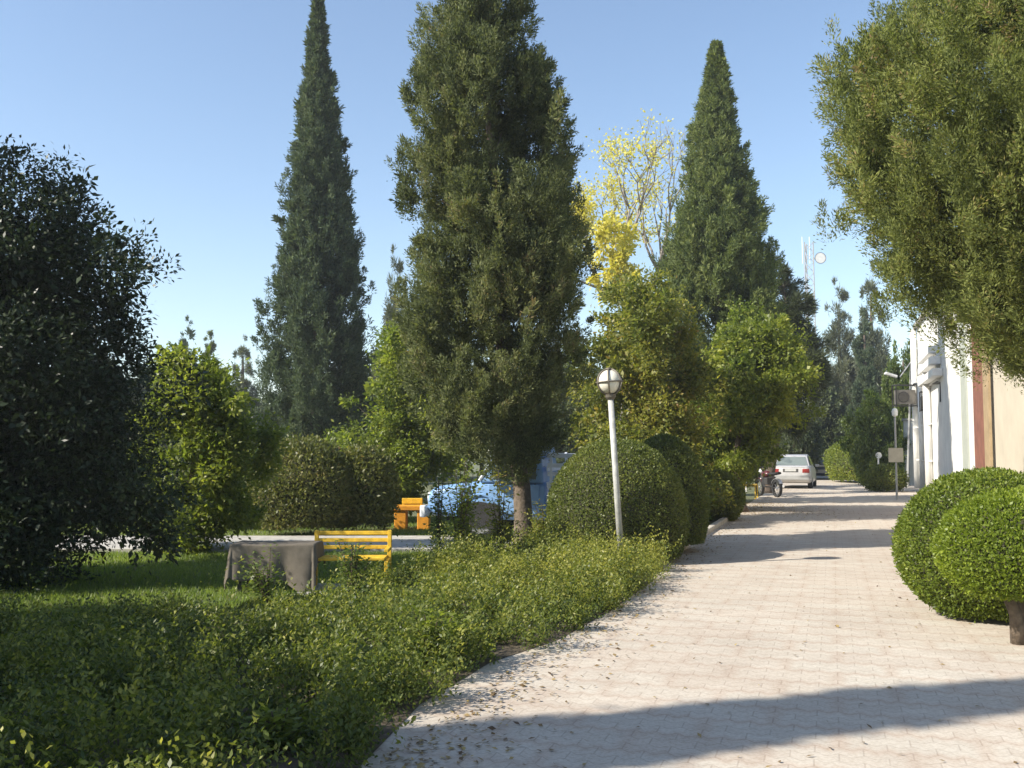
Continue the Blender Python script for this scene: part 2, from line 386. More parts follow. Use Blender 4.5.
def tree(name, label, cat, prof, Y, base_px, trunk_r, m, bark, clumps, per, ll, lw, style, cl, seed, group=None, limbs=14, trunk_top=.85, **kw):
    z, c, r = world_prof(prof, Y)
    bx = at(base_px, 452, Y)[0]
    root = thing(name, label, cat, (bx, Y, 0), 0, group)
    P, A, N, L, W, t, cores = crown_parts(prof, Y, clumps, per, ll, lw, style, cl, seed, **kw)
    off = np.array([bx, Y, 0])
    leaves('crown', P - off, A, N, L, W, t, m, root)
    core_mesh(cores, root, off)
    mb = MB(); rng = random.Random(seed)
    zt = z[0] + (z[-1] - z[0]) * trunk_top
    hs = [0, .12, .5] + [q for q in np.linspace(1.0, zt, 8) if q > .8]
    pts = []; rads = []
    zc = max(z[0] + .3 * (z[-1] - z[0]), .5)
    for h in hs:
        f = min(1, h / zc); x = (1 - f) * 0 + f * (np.interp(h, z, c) - bx)
        pts.append((x, 0, h)); q = 1 - .92 * h / zt
        rads.append(max(trunk_r * q, .012) * (1.5 if h == 0 else 1.18 if h < .2 else 1))
    mb.tube(pts, rads, 10)
    for i in range(limbs):
        h = rng.uniform(z[0] + .08 * (zt - z[0]), zt); a = rng.uniform(0, 6.28)
        x0 = np.interp(h, [p[2] for p in pts], [p[0] for p in pts]); rr = np.interp(h, z, r) * rng.uniform(.4, .7)
        e = (x0 + math.cos(a) * rr, math.sin(a) * rr * kw.get('depth', 1.0), h + rr * rng.uniform(.2, .8))
        mid = ((x0 * 1.1 + e[0] * .9) / 2, e[1] * .45, h + (e[2] - h) * .35)
        r0 = trunk_r * .35 * max(.25, 1 - h / zt)
        mb.tube([(x0, 0, h), mid, e], [r0, r0 * .6, r0 * .2], 6)
    mb.build('trunk', bark, root, smooth=True)
    return root

def shrub(name, label, cat, centre, radii, m, seed, n, ll, lw, rough=.03, group=None, flat=.35, core=.9, tuft=0.0, trunk=None, spread=1.0):
    """clipped or natural dome: a thick shell of small leaves over twigs"""
    rng = np.random.default_rng(seed)
    cx, cy, cz = centre; root = thing(name, label, cat, (cx, cy, 0), 0, group)
    d = nrm(rnd(rng, n)); lo = -flat
    d = d[d[:, 2] > lo - .25]; n = len(d)
    rad = np.array(radii)
    lp = lump(np.random.default_rng(seed + 3), np.arctan2(d[:, 1], d[:, 0]), d[:, 2], 3.0)
    d2 = d.copy(); d2[:, 2] = np.maximum(d2[:, 2], lo)
    hole = np.sin(d2[:, 0] * 17 + seed) * np.sin(d2[:, 1] * 19) * np.sin(d2[:, 2] * 15 + 1)
    s = 1 + rough * lp + .018 * hole - np.abs(rng.normal(0, .045 * spread, n)) + tuft * np.maximum(0, rng.normal(0, 1, n))
    P = d2 * rad * s[:, None]; P[:, 2] += cz
    nn = nrm(d / rad)
    A = nrm(nn * .5 + rnd(rng, n) * .6 + np.array([0, 0, .35])); N = nrm(nn + rnd(rng, n) * .55)
    # patches of lighter and darker leaves
    pt = np.sin(P[:, 0] * 5.1 + seed) * np.sin(P[:, 1] * 4.3) + np.sin(P[:, 2] * 6.1 + P[:, 0] * 2)
    t = .42 + .07 * pt + rng.normal(0, .19, n)
    keep = P[:, 2] > .03; P, A, N, t = P[keep], A[keep], N[keep], t[keep]; n = len(P)
    leaves('foliage', P, A, N, ll * rng.uniform(.6, 1.25, n), lw * rng.uniform(.7, 1.25, n), t, m, root)
    bm = bmesh.new(); bmesh.ops.create_icosphere(bm, subdivisions=3, radius=1)  # solid dark core under the leaf shell, added to block light
    for v in bm.verts:
        v.co.z = max(v.co.z, lo); v.co = Vector((v.co.x * rad[0], v.co.y * rad[1], v.co.z * rad[2])) * core * (1 + rng.normal(0, .012)); v.co.z += cz
        v.co.z = max(v.co.z, .02)
    me = bpy.data.meshes.new('twigs'); bm.to_mesh(me); bm.free(); me.materials.append(M['twigs'])
    link(bpy.data.objects.new('twigs', me), root)
    if trunk:
        mb = MB(); rr = random.Random(seed)
        for i in range(5):
            a = rr.uniform(0, 6.28); mb.tube([(0.06 * math.cos(a), .06 * math.sin(a), 0), (.08 * math.cos(a + .4), .08 * math.sin(a + .4), trunk * .5), (.22 * math.cos(a), .22 * math.sin(a), trunk + .12)], [.065, .05, .035], 7)
        mb.build('trunk', M['bark'], root, smooth=True)
    return root

# ================================================================== THE SETTING
gpts = [(-400, -60), (400, -60), (400, 500), (-400, 500)]
sheet('ground', gpts, 0.0, M['soil'])
sheet('road', [road(-2.45, -8), road(9.0, -8), road(9.0, 21), road(3.6, 21), road(3.6, 120), road(-2.45, 120)], .006, M['paver'])
PATH = [(-40, 15.2), (1.2, 15.2), (1.2, 17.9), (-40, 17.9)]
pb = MB(); pb.box((-18.7, 16.7, .02), (42.6, 2.4, .10)); po = pb.build('path', M['concrete'], None, .01); po['kind'] = 'structure'
kb = MB()
for i in range(17):
    t0 = 12.6 + i * .62; kb.box((*road(-2.32, t0 + .3)[:2], .05), (.12, .60, .10), -RA)
ko = kb.build('kerb', M['kerb'], None, .012); ko['kind'] = 'structure'
BED = [ground(330, 800), ground(420, 706), ground(490, 664), ground(560, 640), ground(610, 612), ground(655, 580), ground(652, 562), ground(560, 552),
       ground(480, 560), ground(400, 580), ground(320, 604), ground(200, 616), ground(0, 640), (-7, 7.6), (-7, 2.6), (-1.6, 2.6)]
sheet('soil', BED, .010, M['bed_soil'])

def inside(P, poly):
    x, y = P[:, 0], P[:, 1]; c = np.zeros(len(P), bool); n = len(poly)
    for i in range(n):
        x1, y1 = poly[i][:2]; x2, y2 = poly[(i + 1) % n][:2]
        m = ((y1 > y) != (y2 > y)) & (x < (x2 - x1) * (y - y1) / (y2 - y1 + 1e-12) + x1); c ^= m
    return c

def ground_cover():
    rng = np.random.default_rng(5)
    P = np.stack([rng.uniform(-7, 3.2, 16000), rng.uniform(2.6, 15.4, 16000)], 1)
    P = P[inside(P - RN * .10 * np.clip((P[:, 1:2] - 6) / 2, 0, 1), BED) | inside(P, BED)]
    P = P[:len(P) // 3]                                                  # low cover between the clumps
    K = np.stack([rng.uniform(-7, 3.2, 1500), rng.uniform(2.6, 15.4, 1500)], 1); K = K[inside(K - RN * .06 * np.clip((K[:, 1:2] - 6) / 2, 0, 1), BED)]
    nk = len(K); per_k = 15; J = np.repeat(np.arange(nk), per_k)
    KH = np.clip(rng.normal(.36, .13, nk), .13, .68); KR = rng.uniform(.09, .19, nk); KT = rng.normal(0, .10, nk)
    ra = np.sqrt(rng.random(len(J))) ; an = rng.uniform(0, 6.28, len(J))
    Q = K[J] + np.stack([np.cos(an), np.sin(an)], 1) * (ra * KR[J])[:, None]
    n0 = len(P); P = np.concatenate([P, Q]); n = len(P)
    f = np.sin(P[:, 0] * 1.7 + .4) * np.sin(P[:, 1] * 1.3) + np.sin(P[:, 0] * 3.1 - P[:, 1] * 2.3) * .6
    g = np.concatenate([np.full(n0, -.6), KT[J] * 8])
    tall = np.concatenate([np.zeros(n0, bool), rng.random(len(J)) > .85])
    h = np.concatenate([rng.uniform(.07, .17, n0), KH[J] * (1 - .45 * ra ** 2) * rng.uniform(.75, 1.1, len(J))])
    h = h * (1 + .16 * f) + tall * rng.uniform(.02, .14, n) + .08 * np.clip((P[:, 1] - 9.5) / 3, 0, 1) * (P[:, 0] > -.9)
    near_bench = np.exp(-(((P[:, 0] + 2.3) / 1.5) ** 2 + ((P[:, 1] - 10.0) / 1.5) ** 2))
    lawnside = np.clip((P[:, 1] - 7.6) / 2.0, 0, 1) * np.clip((-1.2 - P[:, 0]) / 1.5, 0, 1)
    h *= (1 - .74 * np.maximum(near_bench, .75 * lawnside)); h = np.maximum(h, .06)
    per = 36; I = np.repeat(np.arange(n), per); N_ = n * per
    lean = rng.normal(0, .28, (n, 2)); u = rng.random(N_) ** .75
    b = np.concatenate([P, np.full((n, 1), .01)], 1)
    st = np.concatenate([lean, np.ones((n, 1))], 1)
    pos = b[I] + st[I] * (h[I] * u)[:, None] + rnd(rng, N_) * np.array([.03, .03, .012])
    a = rng.uniform(0, 6.28, N_)
    A = np.stack([np.cos(a), np.sin(a), rng.uniform(.1, 1.5, N_)], 1); Nn = np.array([0, 0, 1.0]) + rnd(rng, N_) * .6
    t = (rng.normal(.36, .14, n) + .05 * f + .06 * g + .14 * tall + .20 * np.clip((P[:, 1] - 7.5) / 4, 0, 1) * np.clip((P[:, 0] + 1.6) / 1.2, 0, 1))[I] + rng.normal(0, .13, N_) + .12 * (u - .5)  # tint raised near the lamp: yellower leaves, with sunlight put into the colour
    pos[:, 2] = np.maximum(pos[:, 2], .02)
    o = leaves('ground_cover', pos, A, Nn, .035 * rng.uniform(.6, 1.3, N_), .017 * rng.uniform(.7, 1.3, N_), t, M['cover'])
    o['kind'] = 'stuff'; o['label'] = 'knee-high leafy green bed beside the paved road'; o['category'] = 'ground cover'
ground_cover()

def grass():
    rng = np.random.default_rng(9)
    n = 170000
    P = np.stack([rng.uniform(-11, 1.0, n), rng.uniform(7.0, 15.5, n)], 1)
    q = np.stack([rng.uniform(-14, 1.0, 60000), rng.uniform(17.95, 24, 60000)], 1); P = np.concatenate([P, q])
    P = P[~inside(P, BED)]; P = P[(P[:, 0] * RN[0] + P[:, 1] * RN[1] < -2.45) & ((P[:, 1] < 15.45) | (P[:, 1] > 17.95))]
    n = len(P); a = rng.uniform(0, 6.28, n)
    A = np.stack([np.cos(a) * .5, np.sin(a) * .5, np.ones(n)], 1)
    h = rng.uniform(.03, .085, n)
    t = .45 + .12 * np.sin(P[:, 0] * 1.9) * np.sin(P[:, 1] * 2.3) + rng.normal(0, .2, n)
    o = leaves('grass', np.concatenate([P, np.zeros((n, 1))], 1), A, rnd(rng, n), h, .010, t, M['grass'], mid=.3)
    o['kind'] = 'stuff'; o['label'] = 'short green lawn between the bed and the path'; o['category'] = 'grass'
grass()

def litter():
    rng = np.random.default_rng(3)
    n = 2800; t = 4.5 + 40 * rng.random(n) ** 1.5; q = rng.random(n)
    nn = np.where(q < .75, -2.2 + np.abs(rng.normal(0, .30, n)), rng.uniform(-2.1, 3.2, n))
    P = np.array([road(a, b, .012) for a, b in zip(nn, t)])
    # the drift of dry leaves round the motorcycle
    d = ground(757, 508); e = np.stack([d[0] + rng.normal(.1, .75, 2600), d[1] + rng.normal(0, 2.2, 2600), np.full(2600, .013)], 1)
    P = np.concatenate([P, e]); n = len(P)
    a = rng.uniform(0, 6.28, n); A = np.stack([np.cos(a), np.sin(a), rng.uniform(0, .35, n)], 1)
    o = leaves('fallen_leaves', P, A, np.array([0, 0, 1.]) + rnd(rng, n) * .25, rng.uniform(.02, .055, n), rng.uniform(.012, .03, n), rng.normal(.5, .25, n), M['litter'])
    o['kind'] = 'stuff'; o['label'] = 'dry fallen leaves scattered along the road edge'; o['category'] = 'fallen leaves'
litter()

# ================================================================== BUILDINGS ON THE RIGHT
def along(D, n=3.6): return (D + n * math.sin(RA)) / math.cos(RA)      # distance along the road for a wall point at depth D
WN = 3.6
bl = thing('white_building', 'tall white plastered building with green and red painted stripes beside the road', 'building', road(WN, 0), -RA)
def wallbox(name, D0, D1, z0, z1, n0, n1, m, parent, bev=0):
    a, b = along(D0), along(D1)
    return MB().box(((n0 + n1) / 2 - WN, (a + b) / 2, (z0 + z1) / 2), (n1 - n0, b - a, z1 - z0)).build(name, m, parent, bev)
wallbox('wall', 23.8, 43.4, 0, 6.9, WN, WN + 9, M['white_wall'], bl)
wallbox('roof', 23.7, 43.6, 6.9, 7.05, WN - .15, WN + 9.1, M['concrete'], bl)
wallbox('green_stripe', 27.7, 28.8, .0, 6.88, WN - .05, WN - .002, M['green_stripe'], bl)
wallbox('red_stripe', 24.5, 26.3, .0, 6.88, WN - .05, WN - .002, M['red_stripe'], bl)
wallbox('ochre_stripe', 23.65, 24.49, .0, 6.85, WN - .06, WN - .003, M['ochre'], bl)
wallbox('plinth', 28.9, 35.4, 0, .35, WN - .04, WN - .002, M['concrete'], bl)
for D, n, r in ((43.2, WN - .16, .13), (40.4, WN - .16, .12), (37.9, WN - .15, .14)):
    mb = MB().tube([(n - WN, along(D), 0), (n - WN, along(D), 6.85 if D > 43 else 4.6)], r, 12)
    for zc in (1.2, 2.6, 4.0): mb.box((n - WN + .08, along(D), zc), (.2, r * 2.4, .05))
    mb.build('downpipe', M['white_wall'], bl, 0, True)
bw = thing('beige_building', 'beige rendered building wall under the overhanging olive green tree', 'building', road(WN, 0), -RA)
wallbox('wall', 9.0, 23.6, 0, 5.2, WN + .05, WN + 8, M['beige_wall'], bw)
wallbox('roof', 8.9, 23.55, 5.2, 5.35, WN - .1, WN + 8.1, M['concrete'], bw)
wallbox('plinth', 9.0, 23.55, 0, .3, WN + .01, WN + .048, M['concrete'], bw)
# raised sign of three bars on the white wall
sg = thing('wall_sign', 'white raised sign of three bars high on the white wall', 'sign', road(WN, 0), -RA)
for i, z in enumerate((4.25, 4.7, 5.12)):
    wallbox('bar', 33.6 + i * .5, 39.5 - i * .2, z - .13, z + .13, WN - .34, WN - .006, M['sign_white'], sg, .02)
wallbox('backing', 34.6, 39.0, 4.05, 5.32, WN - .10, WN - .004, M['white_wall'], sg)
# air conditioners
def ac_unit(label, c, rz):
    t = thing('air_conditioner', label, 'air conditioner', c, rz, 'air conditioners on the white building')
    MB().box((0, 0, .42), (.82, .34, .62)).build('casing', M['grey_box'], t, .02)
    mb = MB().lathe([(.24, 0), (.24, .02), (.20, .02), (.20, .0)], (-.12, -.185, .42), 20, 'Y', True)
    for k in range(7): mb.box((-.12, -.185, .25 + k * .057), (.44, .012, .012))
    mb.build('grille', M['dark_grille'], t)
    f = MB()
    for x in (-.45, .45):
        f.box((x, -.2, .45), (.04, .04, .95)); f.box((x, .2, .45), (.04, .04, .95)); f.box((x, 0, .94), (.04, .44, .04)); f.box((x, 0, .05), (.04, .44, .04))
    for y in (-.2, .2): f.box((0, y, .94), (.86, .04, .04)); f.box((0, y, .05), (.86, .04, .04))
    f.build('bracket', M['dark_metal'], t, .004); return t
p = at(905, 407, 43.0); ac_unit('dark framed air conditioner hung at the far corner of the white building', tuple(p), 0)
p = at(925, 411, 39.6); ac_unit('smaller grey air conditioner between the white downpipes', tuple(p), -RA + math.pi / 2).scale = (.8, .8, .8)
q0 = at(914, 384, 43); q1 = at(941, 383, 34.5); q2 = at(941, 402, 34.5)
tag(MB().tube([q0, q1, q2], .045, 8).build('wall_pipe', M['dark_metal']), 'thin dark pipe bent down across the white wall', 'pipe')
# far gate pillar beyond the building
p = ground(909, 486)
g = thing('gate_pillar', 'pale plastered gate pillar just beyond the white building', 'pillar', (at(909, 452, 47)[0], 47, 0), -RA)
MB().box((0, 0, 1.5), (.42, .42, 3.0)).build('shaft', M['white_wall'], g, .02); MB().box((0, 0, 3.06), (.55, .55, .11)).build('cap', M['concrete'], g, .02)
# slim street lamp behind the air conditioner
p = at(905, 388, 44.5); r_ = at(911, 362, 44.5); e = at(887, 375, 44)
sl = thing('street_lamp', 'slim street lamp with a pale flat head beside the white building', 'street lamp', (p[0], 44.5, 0))
b0 = np.array([p[0], 44.5, 0])
MB().tube([(0, 0, 0), np.array(r_) - b0], [.07, .04], 8).build('pole', M['plastic'], sl)
MB().tube([np.array(r_) - b0, np.array(at(900, 377, 44.2)) - b0], .03, 6).build('arm', M['plastic'], sl)
MB().box(np.array(at(891, 375, 44.1)) - b0, (.55, .2, .12), 0, 0, .3).build('lamp_head', M['sign_white'], sl, .03)
# sign post
sp = ground(897, 500); Y = sp[1]
st = thing('sign_post', 'thin grey post carrying a small tan board by the white building', 'sign', tuple(sp))
MB().tube([(0, 0, 0), (0, 0, 2.75)], .035, 8).build('post', M['plastic'], st)
MB().box((-.02, -.05, 1.45), (.48, .02, .46)).build('board', M['sign_tan'], st, .004)
MB().lathe([(.03, 2.70), (.09, 2.74), (.10, 2.88), (.07, 2.95), (.02, 2.97)], (0, 0, 0), 12).build('lamp_shade', M['sign_white'], st)
sp = ground(879, 486)
st = thing('short_post', 'short pale post with a small round plate beside the hedge', 'post', tuple(sp))
MB().tube([(0, 0, 0), (0, 0, 1.5)], .04, 8).build('post', M['sign_white'], st); MB().lathe([(.14, -.01), (.14, .01)], (0, -.05, 1.4), 14, 'Y').build('plate', M['sign_white'], st)

# ================================================================== TREES
def T(*a, **k): return tree(*a, **k)
MIDC = [(-75, 472, 484), (-40, 455, 500), (0, 430, 526), (50, 424, 536), (100, 412, 560), (150, 406, 576), (200, 408, 586), (250, 414, 590), (300, 408, 586), (350, 412, 582), (395, 416, 580), (428, 424, 564), (450, 448, 545), (468, 488, 536)]
T('cypress_tree', 'large dense cypress rising from the bed beside the globe lamp', 'tree', MIDC, 15.7, 525, .155, M['cypress_brown'], M['bark'], 4600, 120, .062, .017, 'con', .34, 11, limbs=30, bump=.15, shell=.72, hollow=.20, sig=.25, bough=.33, nbf=11, ragged=.34, bigf=1.3, gaps=.22)
LEFC = [(1, 317, 320), (30, 311, 324), (60, 306, 329), (120, 296, 341), (180, 286, 351), (240, 280, 359), (300, 269, 367), (350, 264, 373), (400, 260, 376), (450, 262, 372), (485, 285, 350)]
T('cypress_tree', 'tall slender cypress standing alone against the sky behind the lawn', 'tree', LEFC, 31, 315, .22, M['cypress_blue'], M['bark_dark'], 2900, 100, .11, .031, 'con', .55, 21, limbs=10, bump=.07, shell=.8, hollow=.2, bough=.5, sig=.24, nbf=6, ragged=.10, leader=.38)
RIGC = [(44, 714, 718), (75, 706, 726), (110, 697, 735), (150, 686, 745), (200, 676, 762), (240, 664, 770), (280, 656, 778), (330, 654, 786), (380, 654, 788), (430, 662, 784), (480, 690, 760)]
T('cypress_tree', 'broad pointed cypress beside the road behind the autumn shrubs', 'tree', RIGC, 31, 728, .25, M['cypress'], M['bark'], 3300, 100, .11, .031, 'con', .55, 31, limbs=10, bump=.07, shell=.8, hollow=.2, bough=.5, sig=.24, nbf=7, ragged=.08, leader=.38)
BIGR = [(-160, 985, 1180), (-60, 945, 1250), (0, 900, 1290), (45, 872, 1310), (90, 832, 1330), (150, 830, 1330), (200, 850, 1320), (245, 872, 1310), (278, 892, 1290), (296, 915, 1270), (316, 960, 1230), (345, 1000, 1200), (370, 1025, 1150)]
T('juniper_tree', 'huge shaggy olive green tree overhanging the beige wall', 'tree', BIGR, 12.5, 1085, .22, M['olive'], M['bark'], 10000, 130, .058, .016, 'con', .38, 41, limbs=30, bump=.09, shell=.7, hollow=.33, sig=.26, bough=.45, nbf=14, bigf=1.25)
PIN = [(258, 766, 784), (290, 763, 806), (330, 760, 820), (380, 762, 822), (415, 764, 816), (440, 772, 800)]
T('pine_tree', 'dark ragged pine at the roadside right of the broad cypress', 'tree', PIN, 38, 766, .2, M['pine'], M['bark_dark'], 620, 70, .26, .035, 'pine', .75, 51, limbs=24, bump=.26, shell=.5, sig=.5, nbf=8)
DRK = [(140, -90, -2), (162, -140, 16), (184, -180, 46), (206, -205, 76), (226, -228, 112), (240, -240, 138), (270, -245, 160), (320, -250, 172), (400, -250, 172), (470, -240, 160), (520, -225, 150), (560, -200, 130), (585, -170, 90)]
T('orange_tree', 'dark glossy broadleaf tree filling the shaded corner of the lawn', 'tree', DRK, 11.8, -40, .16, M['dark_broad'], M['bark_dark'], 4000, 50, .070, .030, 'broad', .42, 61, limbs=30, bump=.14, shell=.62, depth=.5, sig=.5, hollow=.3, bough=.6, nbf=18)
LGT = [(343, 172, 195), (362, 152, 232), (390, 145, 250), (430, 135, 258), (470, 128, 258), (510, 122, 245), (545, 120, 225), (562, 140, 205)]
T('broadleaf_tree', 'bushy yellow-green tree between the dark tree and the brown dome shrub', 'tree', LGT, 15.3, 184, .07, M['light_broad'], M['bark_dark'], 760, 46, .078, .038, 'broad', .36, 71, limbs=24, bump=.2, shell=.5, depth=.9, sig=.55, gaps=.2, ragged=.4)
YGB = [(316, 408, 440), (340, 385, 458), (375, 362, 466), (420, 346, 470), (455, 334, 466), (480, 330, 440), (500, 336, 420)]
T('broadleaf_tree', 'lemon green tree just left of the large cypress', 'tree', YGB, 22.5, 385, .09, M['light_broad'], M['bark_dark'], 900, 46, .09, .045, 'broad', .42, 81, limbs=24, bump=.26, shell=.5, sig=.55, gaps=.15, ragged=.4, nbf=10)
MIX = [(285, 600, 672), (310, 588, 698), (345, 582, 710), (390, 578, 714), (430, 580, 716), (470, 590, 716), (505, 600, 712)]
T('broadleaf_tree', 'autumn tree of yellowing leaves behind the globe lamp', 'tree', MIX, 22.5, 640, .12, M['mixed_broad'], M['bark_dark'], 1150, 46, .095, .048, 'broad', .5, 91, limbs=26, bump=.28, shell=.5, sig=.55, ragged=.45, nbf=10)
GRN = [(312, 722, 768), (345, 700, 800), (390, 686, 806), (420, 684, 800), (445, 688, 786), (465, 695, 762), (485, 705, 745)]
T('broadleaf_tree', 'leafy green tree in front of the broad roadside cypress', 'tree', GRN, 26, 742, .12, M['light_broad'], M['bark_dark'], 1100, 46, .105, .055, 'broad', .55, 101, limbs=24, bump=.28, shell=.5, sig=.55, ragged=.4, nbf=10)

# ---- autumn tree with bare upper branches
def bare_tree():
    Y = 42; b = at(648, 452, Y); root = thing('autumn_tree', 'half bare tree with thin yellow foliage between two cypresses', 'tree', (b[0], Y, 0))
    rng = random.Random(4); mb = MB(); tips = []
    def grow(p, d, L, r, dep):
        n = 3; pts = [p]; q = Vector(p); dd = Vector(d)
        for i in range(n):
            dd = (dd + Vector((rng.gauss(0, .12), rng.gauss(0, .12), .03))).normalized(); q = q + dd * L / n; pts.append(q.copy())
        mb.tube(pts, [r, r * .85, r * .72, r * .6], 6 if dep > 1 else 4)
        if dep <= 2: tips.extend(pts[1:])
        if dep == 0: return
        for k in range(3 if dep > 3 else rng.choice((2, 3, 3))):
            a = rng.uniform(0, 6.28); s = rng.uniform(.35, .72); o = dd.orthogonal().normalized()
            o = Matrix.Rotation(a, 3, dd) @ o; nd = (dd * math.cos(s) + o * math.sin(s) + Vector((0, 0, .10))).normalized()
            grow(pts[-1] if k else pts[-1], nd, L * rng.uniform(.62, .82), r * .58, dep - 1)
    grow(Vector((0, 0, 0)), (-.03, 0, 1), 7.4, .24, 0)
    tips.clear()
    for d, L in (((-.6, .2, .9), 3.0), ((-.25, -.3, 1), 3.4), ((.25, .2, 1), 3.3), ((.45, -.2, .9), 2.6), ((-.8, -.2, .6), 2.6)):
        grow(Vector((-.2, 0, 7.2)), Vector(d).normalized(), L * .82, .11, 4)
    mb.build('trunk', M['bark_grey'], root, smooth=True)
    r2 = np.random.default_rng(8); tp = np.array([tuple(t) for t in tips])
    wgt = np.clip(1.25 - (tp[:, 0] + 2.2) / 3.2, .06, 1.3) * np.where(tp[:, 2] < 12.0, 1.0, .45); wgt /= wgt.sum()
    idx = r2.choice(len(tp), 8000, p=wgt)
    P = tp[idx] + rnd(r2, len(idx)) * .22
    leaves('crown', P, rnd(r2, len(idx)) + np.array([0, 0, -.5]), rnd(r2, len(idx)), .14 * r2.uniform(.6, 1.2, len(idx)), .085, r2.normal(.5, .22, len(idx)), M['yellow'], root)
bare_tree()
YLO = [(208, 598, 622), (226, 590, 640), (248, 588, 642), (275, 594, 646), (300, 604, 656)]
T('autumn_tree', 'compact bright yellow tree behind the edge of the large cypress', 'tree', YLO, 38, 618, .1, M['yellow'], M['bark_grey'], 110, 34, .16, .09, 'broad', .7, 111, limbs=20, bump=.25, sig=.6)

# ---- distant trees, shared crowns
def far_kind(kind, seed):
    if kind == 'pine':
        return crown_parts((np.array([1.0, 3, 6, 9, 11.5]), np.zeros(5), np.array([1.6, 2.4, 2.0, 1.2, .2])), 0, 620, 60, .40, .06, 'pine', .9, seed, bump=.22, shell=.4, sig=.6, nbf=7, bough=.9)
    if kind == 'broad':
        return crown_parts((np.array([.4, 2, 4.5, 7, 8.6]), np.zeros(5), np.array([2.2, 3.2, 3.3, 2.3, .5])), 0, 900, 46, .24, .14, 'broad', .9, seed, bump=.2, shell=.6, sig=.55, nbf=9, bough=1.0)
    return crown_parts((np.array([.5, 2, 5, 8, 11, 12.5]), np.zeros(6), np.array([1.1, 1.5, 1.4, 1.0, .5, .08])), 0, 900, 44, .28, .065, 'con', .8, seed, bump=.10, shell=.7, nbf=9)
FAR = {}
def far_tree(kind, label, name, px, top, Y, width, m, group=None, lab_seed=1):
    """a whole tree whose crown top shows at (px, top) at distance Y; width in pixels"""
    key = (kind, m, lab_seed)
    if key not in FAR:
        a = far_kind(kind, 200 + len(FAR)); tmp = leaves('crown', *a[:6], M[m]); FAR[key] = (tmp.data, a[6]); bpy.data.objects.remove(tmp)
    me, cores = FAR[key]
    H0, W0 = {'pine': (11.8, 5.2), 'broad': (8.9, 6.6), 'con': (12.9, 3.2)}[kind]
    p = at(px, top, Y); s = p[2] / H0; sx = width * Y / 1000 / W0
    root = thing(name, label, 'tree', (p[0], Y, 0), px * .37, group)
    o = link(bpy.data.objects.new('crown', me), root); o.scale = (sx, sx, s)
    tw = core_mesh(cores, root)
    if tw: tw.scale = (sx, sx, s)
    MB().tube([(0, 0, 0), (.05, 0, p[2] * .4), (0, .03, p[2] * .8)], [.28, .2, .05], 8).build('trunk', M['bark_dark'], root, smooth=True)
    return root
far_tree('con', 'dark narrow cypress at the end of the road', 'cypress_tree', 863, 300, 62, 34, 'cypress_blue')
far_tree('pine', 'pale feathery pine left of the dark narrow cypress', 'pine_tree', 838, 272, 74, 52, 'pale_pine')
far_tree('pine', 'tall pale pine rising behind the dark narrow cypress', 'pine_tree', 870, 250, 70, 46, 'pale_pine', lab_seed=2)
far_tree('broad', 'sunlit rounded tree left of the white building', 'broadleaf_tree', 873, 385, 47, 52, 'mid_broad')
far_tree('broad', 'tall green tree pressed against the far corner of the white building', 'broadleaf_tree', 903, 330, 52, 44, 'mid_broad', lab_seed=2)
far_tree('broad', 'dark shaded tree closing the end of the road', 'broadleaf_tree', 822, 372, 66, 58, 'far_broad')
far_tree('broad', 'low dark tree behind the parked silver car', 'broadleaf_tree', 795, 395, 56, 50, 'far_broad', lab_seed=2)
far_tree('broad', 'dim tree across the road end', 'broadleaf_tree', 850, 400, 88, 70, 'far_broad', lab_seed=2)
far_tree('pine', 'blue-green open pine left of the large cypress', 'pine_tree', 396, 238, 52, 46, 'pale_pine')
far_tree('con', 'grey-green conifer at the left end of the distant row', 'conifer_tree', 188, 308, 62, 30, 'cypress_blue')
far_tree('con', 'hazy conifer second from the left in the distant row', 'conifer_tree', 210, 322, 68, 30, 'cypress', lab_seed=2)
far_tree('pine', 'rounded hazy pine in the distant row beside the slender cypress', 'pine_tree', 244, 326, 60, 44, 'pale_pine', lab_seed=2)
rf = random.Random(12)
for i, (px, top, Yd) in enumerate(((-60, 330, 50), (20, 350, 60), (95, 345, 52), (150, 362, 58), (225, 372, 50), (275, 390, 56), (345, 372, 48), (385, 345, 55), (425, 360, 60), (560, 350, 48), (620, 330, 58), (690, 340, 62), (760, 350, 60), (930, 350, 66), (985, 330, 70), (1060, 340, 64))):
    far_tree('broad', 'dark green tree in the background belt behind the garden', 'broadleaf_tree', px, top, Yd, rf.uniform(70, 95), 'far_broad', 'background tree belt', lab_seed=1 + i % 2)

# ---- shade trees standing left of the picture, throwing the shade over bed and lawn
def side_tree(name, label, x, y, H, r, style, m, clumps, seed, z0=.8, taper=False, full=False):
    zz = np.array([z0, H * .3, H * .6, H * .85, H]); rr = np.array([.55, 1, .78, .4, .04]) if taper else np.array([.6, 1, 1, .7, .15])
    if full: rr = np.array([.7, 1, 1, 1, .6])
    root = thing(name, label, 'tree', (x, y, 0))
    a = crown_parts((zz, np.zeros(5), rr * r), 0, clumps, 40, .2 if style == 'broad' else .12, .09 if style == 'broad' else .04, style, .8 if style == 'broad' else .35, seed, bump=.15 if style == 'broad' else .05, shell=.6, ragged=0, bough=.6 if style == 'broad' else .25, leader=.6)
    leaves('crown', *a[:6], M[m], root); core_mesh(a[6], root)
    MB().tube([(0, 0, 0), (0, 0, H * .5), (0, 0, H * .85)], [.2, .13, .03], 8).build('trunk', M['bark_dark'], root, smooth=True)
def from_s(s, L, X, D):    # stand a tree L metres towards the sun from the ground point (X, D)
    return X + SUN_AZ.x * L, D + SUN_AZ.y * L
SH = [('cypress_tree', 'slender cypress left of the camera throwing the long shadow', 3.9, 6.85, 13.0, 10.0, 1.15, 'con', 'cypress', 900, True)]
